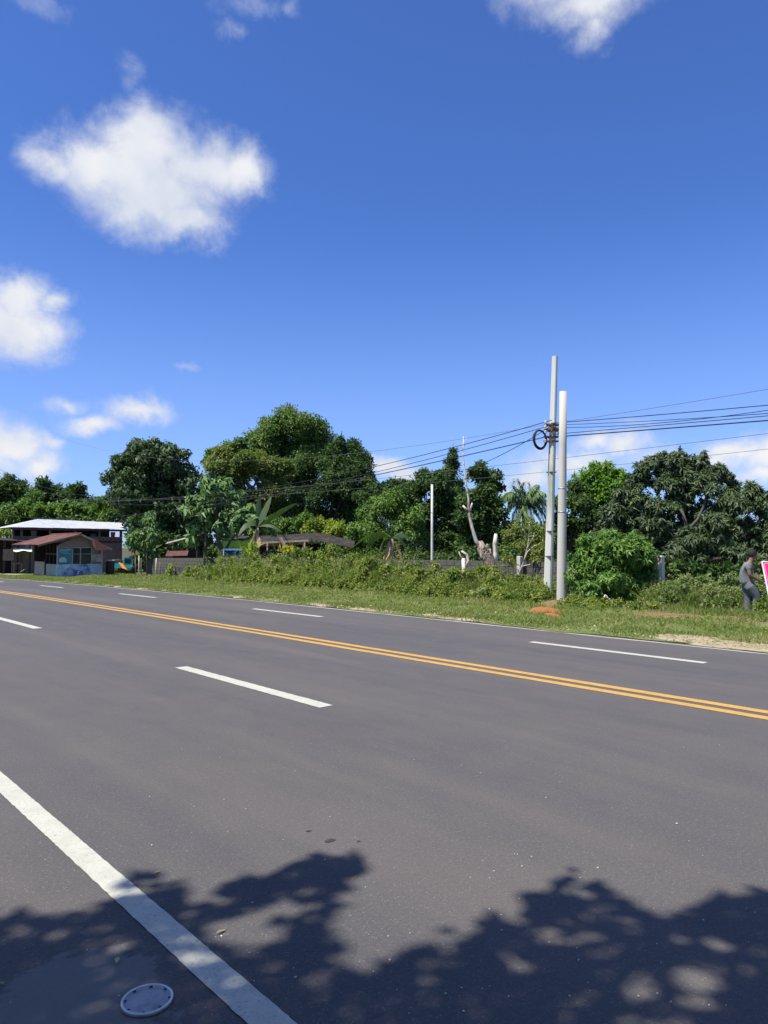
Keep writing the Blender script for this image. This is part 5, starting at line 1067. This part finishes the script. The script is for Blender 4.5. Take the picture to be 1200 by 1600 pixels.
# ------------------------------------------------------------------ the roadside tree behind the camera, whose crown shades the near asphalt
poly = [(-300, 1400), (-100, 1440), (0, 1432), (60, 1428), (100, 1436), (150, 1418), (195, 1400), (212, 1366), (255, 1372), (290, 1392), (318, 1420), (355, 1392), (410, 1372), (440, 1352), (500, 1348), (545, 1337), (578, 1350), (555, 1375), (512, 1418), (530, 1465), (505, 1508), (540, 1522), (600, 1512), (640, 1488), (700, 1480), (758, 1442), (800, 1436), (838, 1402), (885, 1370), (950, 1380), (955, 1412), (1010, 1432), (1060, 1430), (1110, 1402), (1200, 1398), (1400, 1380), (1500, 1700), (600, 1760), (-300, 1700)]
holes = [(385, 1455, 62, 28), (440, 1420, 40, 14), (820, 1520, 26, 14), (1005, 1545, 22, 40), (1085, 1535, 45, 26), (592, 1566, 34, 12), (490, 1524, 16, 12), (905, 1572, 26, 8), (1085, 1570, 40, 10), (860, 1458, 36, 10), (905, 1398, 22, 8), (300, 1500, 26, 9), (960, 1490, 36, 9), (230, 1450, 18, 6), (345, 1500, 18, 8), (640, 1575, 16, 9), (880, 1475, 20, 12), (60, 1462, 60, 10), (1120, 1480, 40, 10)]
def inside(x, y):
    c = False; j = len(poly) - 1
    for i in range(len(poly)):
        (xi, yi), (xj, yj) = poly[i], poly[j]
        if (yi > y) != (yj > y) and x < (xj - xi) * (y - yi) / (yj - yi) + xi: c = not c
        j = i
    return c and math.sin(x * .047 + 1.3 * math.sin(y * .05)) * math.sin(y * .08 + 1.1 * math.sin(x * .03)) < .74 and not any(((x - a) / p) ** 2 + ((y - b) / r) ** 2 < 1 for a, b, p, r in holes)
def to_px(x, y):
    v = Vector((x, y, -H)); d = v.dot(FW); return (600 + F * v.dot(RT) / d, 800 - F * v.dot(UP) / d) if d > .3 else (0, 99999)
rs = random.Random(11); pts = []
gc = Vector((1.0, .9, 0))
while len(pts) < 44000:
    if rs.random() < .65: x, y = rs.uniform(-1.2, 5.0), rs.uniform(-1.0, 6.5)
    else:
        a, r = rs.uniform(0, 6.28), 5.8 * math.sqrt(rs.random()); x, y = gc.x + r * math.cos(a), gc.y + r * math.sin(a)
    px, py = to_px(x, y)
    if py < 1640 and -300 < px < 1500:
        if not inside(px + 13 * math.sin(py * .11 + 1.7 * math.sin(px * .035)) + 9 * math.sin(py * .27 + px * .06) + rs.gauss(0, 3), py + 6 * math.sin(px * .085 + 2 * math.sin(py * .06)) + 4 * math.sin(px * .21 - py * .1) + rs.gauss(0, 2)): continue
    elif py < 1640: continue
    elif (x - gc.x) ** 2 + (y - gc.y) ** 2 > 5.8 ** 2: continue
    r2 = ((x - gc.x) ** 2 + (y - gc.y) ** 2) / 5.8 ** 2
    z = 7.0 + rs.uniform(-1.1, 2.0) * max(.25, 1 - r2 * .6)
    pts.append((x + TO_SUN.x / TO_SUN.z * z, y + TO_SUN.y / TO_SUN.z * z, z))
P = np.array(pts); n = len(P); A = unit(rng.normal(size=(n, 3)) + np.array([0, 0, -.3])); N = unit(np.array([TO_SUN.x, TO_SUN.y, TO_SUN.z]) + rng.normal(size=(n, 3)) * .5)
base = Vector((gc.x + TO_SUN.x / TO_SUN.z * 7, gc.y + TO_SUN.y / TO_SUN.z * 7, 0)); base.z = zg(base.x, base.y) - .05
root = empty('shade_tree', base, 'spreading roadside tree behind the viewer whose leaf shadow falls on the near asphalt', 'tree')
link('crown', quads_mesh('crown', leaf_verts(P - A * .07, A, N, rng.uniform(.10, .17, n), rng.uniform(.05, .075, n), .15)), M['lf_bush'], root)
mb = MB(); fk = base + Vector((.1, .1, 3.6)); mb.tube([base - Vector((0, 0, .2)), base + Vector((0, .05, 1.2)), base + Vector((.08, 0, 2.5)), fk], [.26, .21, .18, .16], 12, jit=.06)
for k in range(9):
    c = Vector(pts[rs.randrange(len(pts))]); mb.tube([fk, fk.lerp(c, .5) + Vector((0, 0, .3)), c], [.08, .045, .012], 7)
mb.build('trunk', BK, root)

# unseen trees behind the viewer, added to block sky light and deepen the shade
for i, (x, y, h, r, lab) in enumerate(((-8.0, -7.5, 8.5, 4.2, 'added unseen tree behind the viewer, furthest down the near side'), (-8.5, 9.5, 8.0, 3.8, 'added unseen tree left of the viewer, outside the picture'), (-9.5, .8, 10, 4.6, 'tallest added unseen tree straight behind the viewer'))):
    base = Vector((x, y, -.05)); root = empty('roadside_tree', base, lab, 'tree', None); rr = random.Random(i)
    lb = [(Vector((x + r * .62 * rr.uniform(-1, 1), y + r * .62 * rr.uniform(-1, 1), h - r * .55 + rr.uniform(-.5, .35) * r)), r * rr.uniform(.38, .55)) for _ in range(9)]
    link('crown', quads_mesh('crown', crown_verts(lb, .4, .22, 1.6)), M['lf_mid'], root)
    mb = MB(); limbs(mb, base, lb, .2, rnd=rr); mb.build('trunk', BK, root)
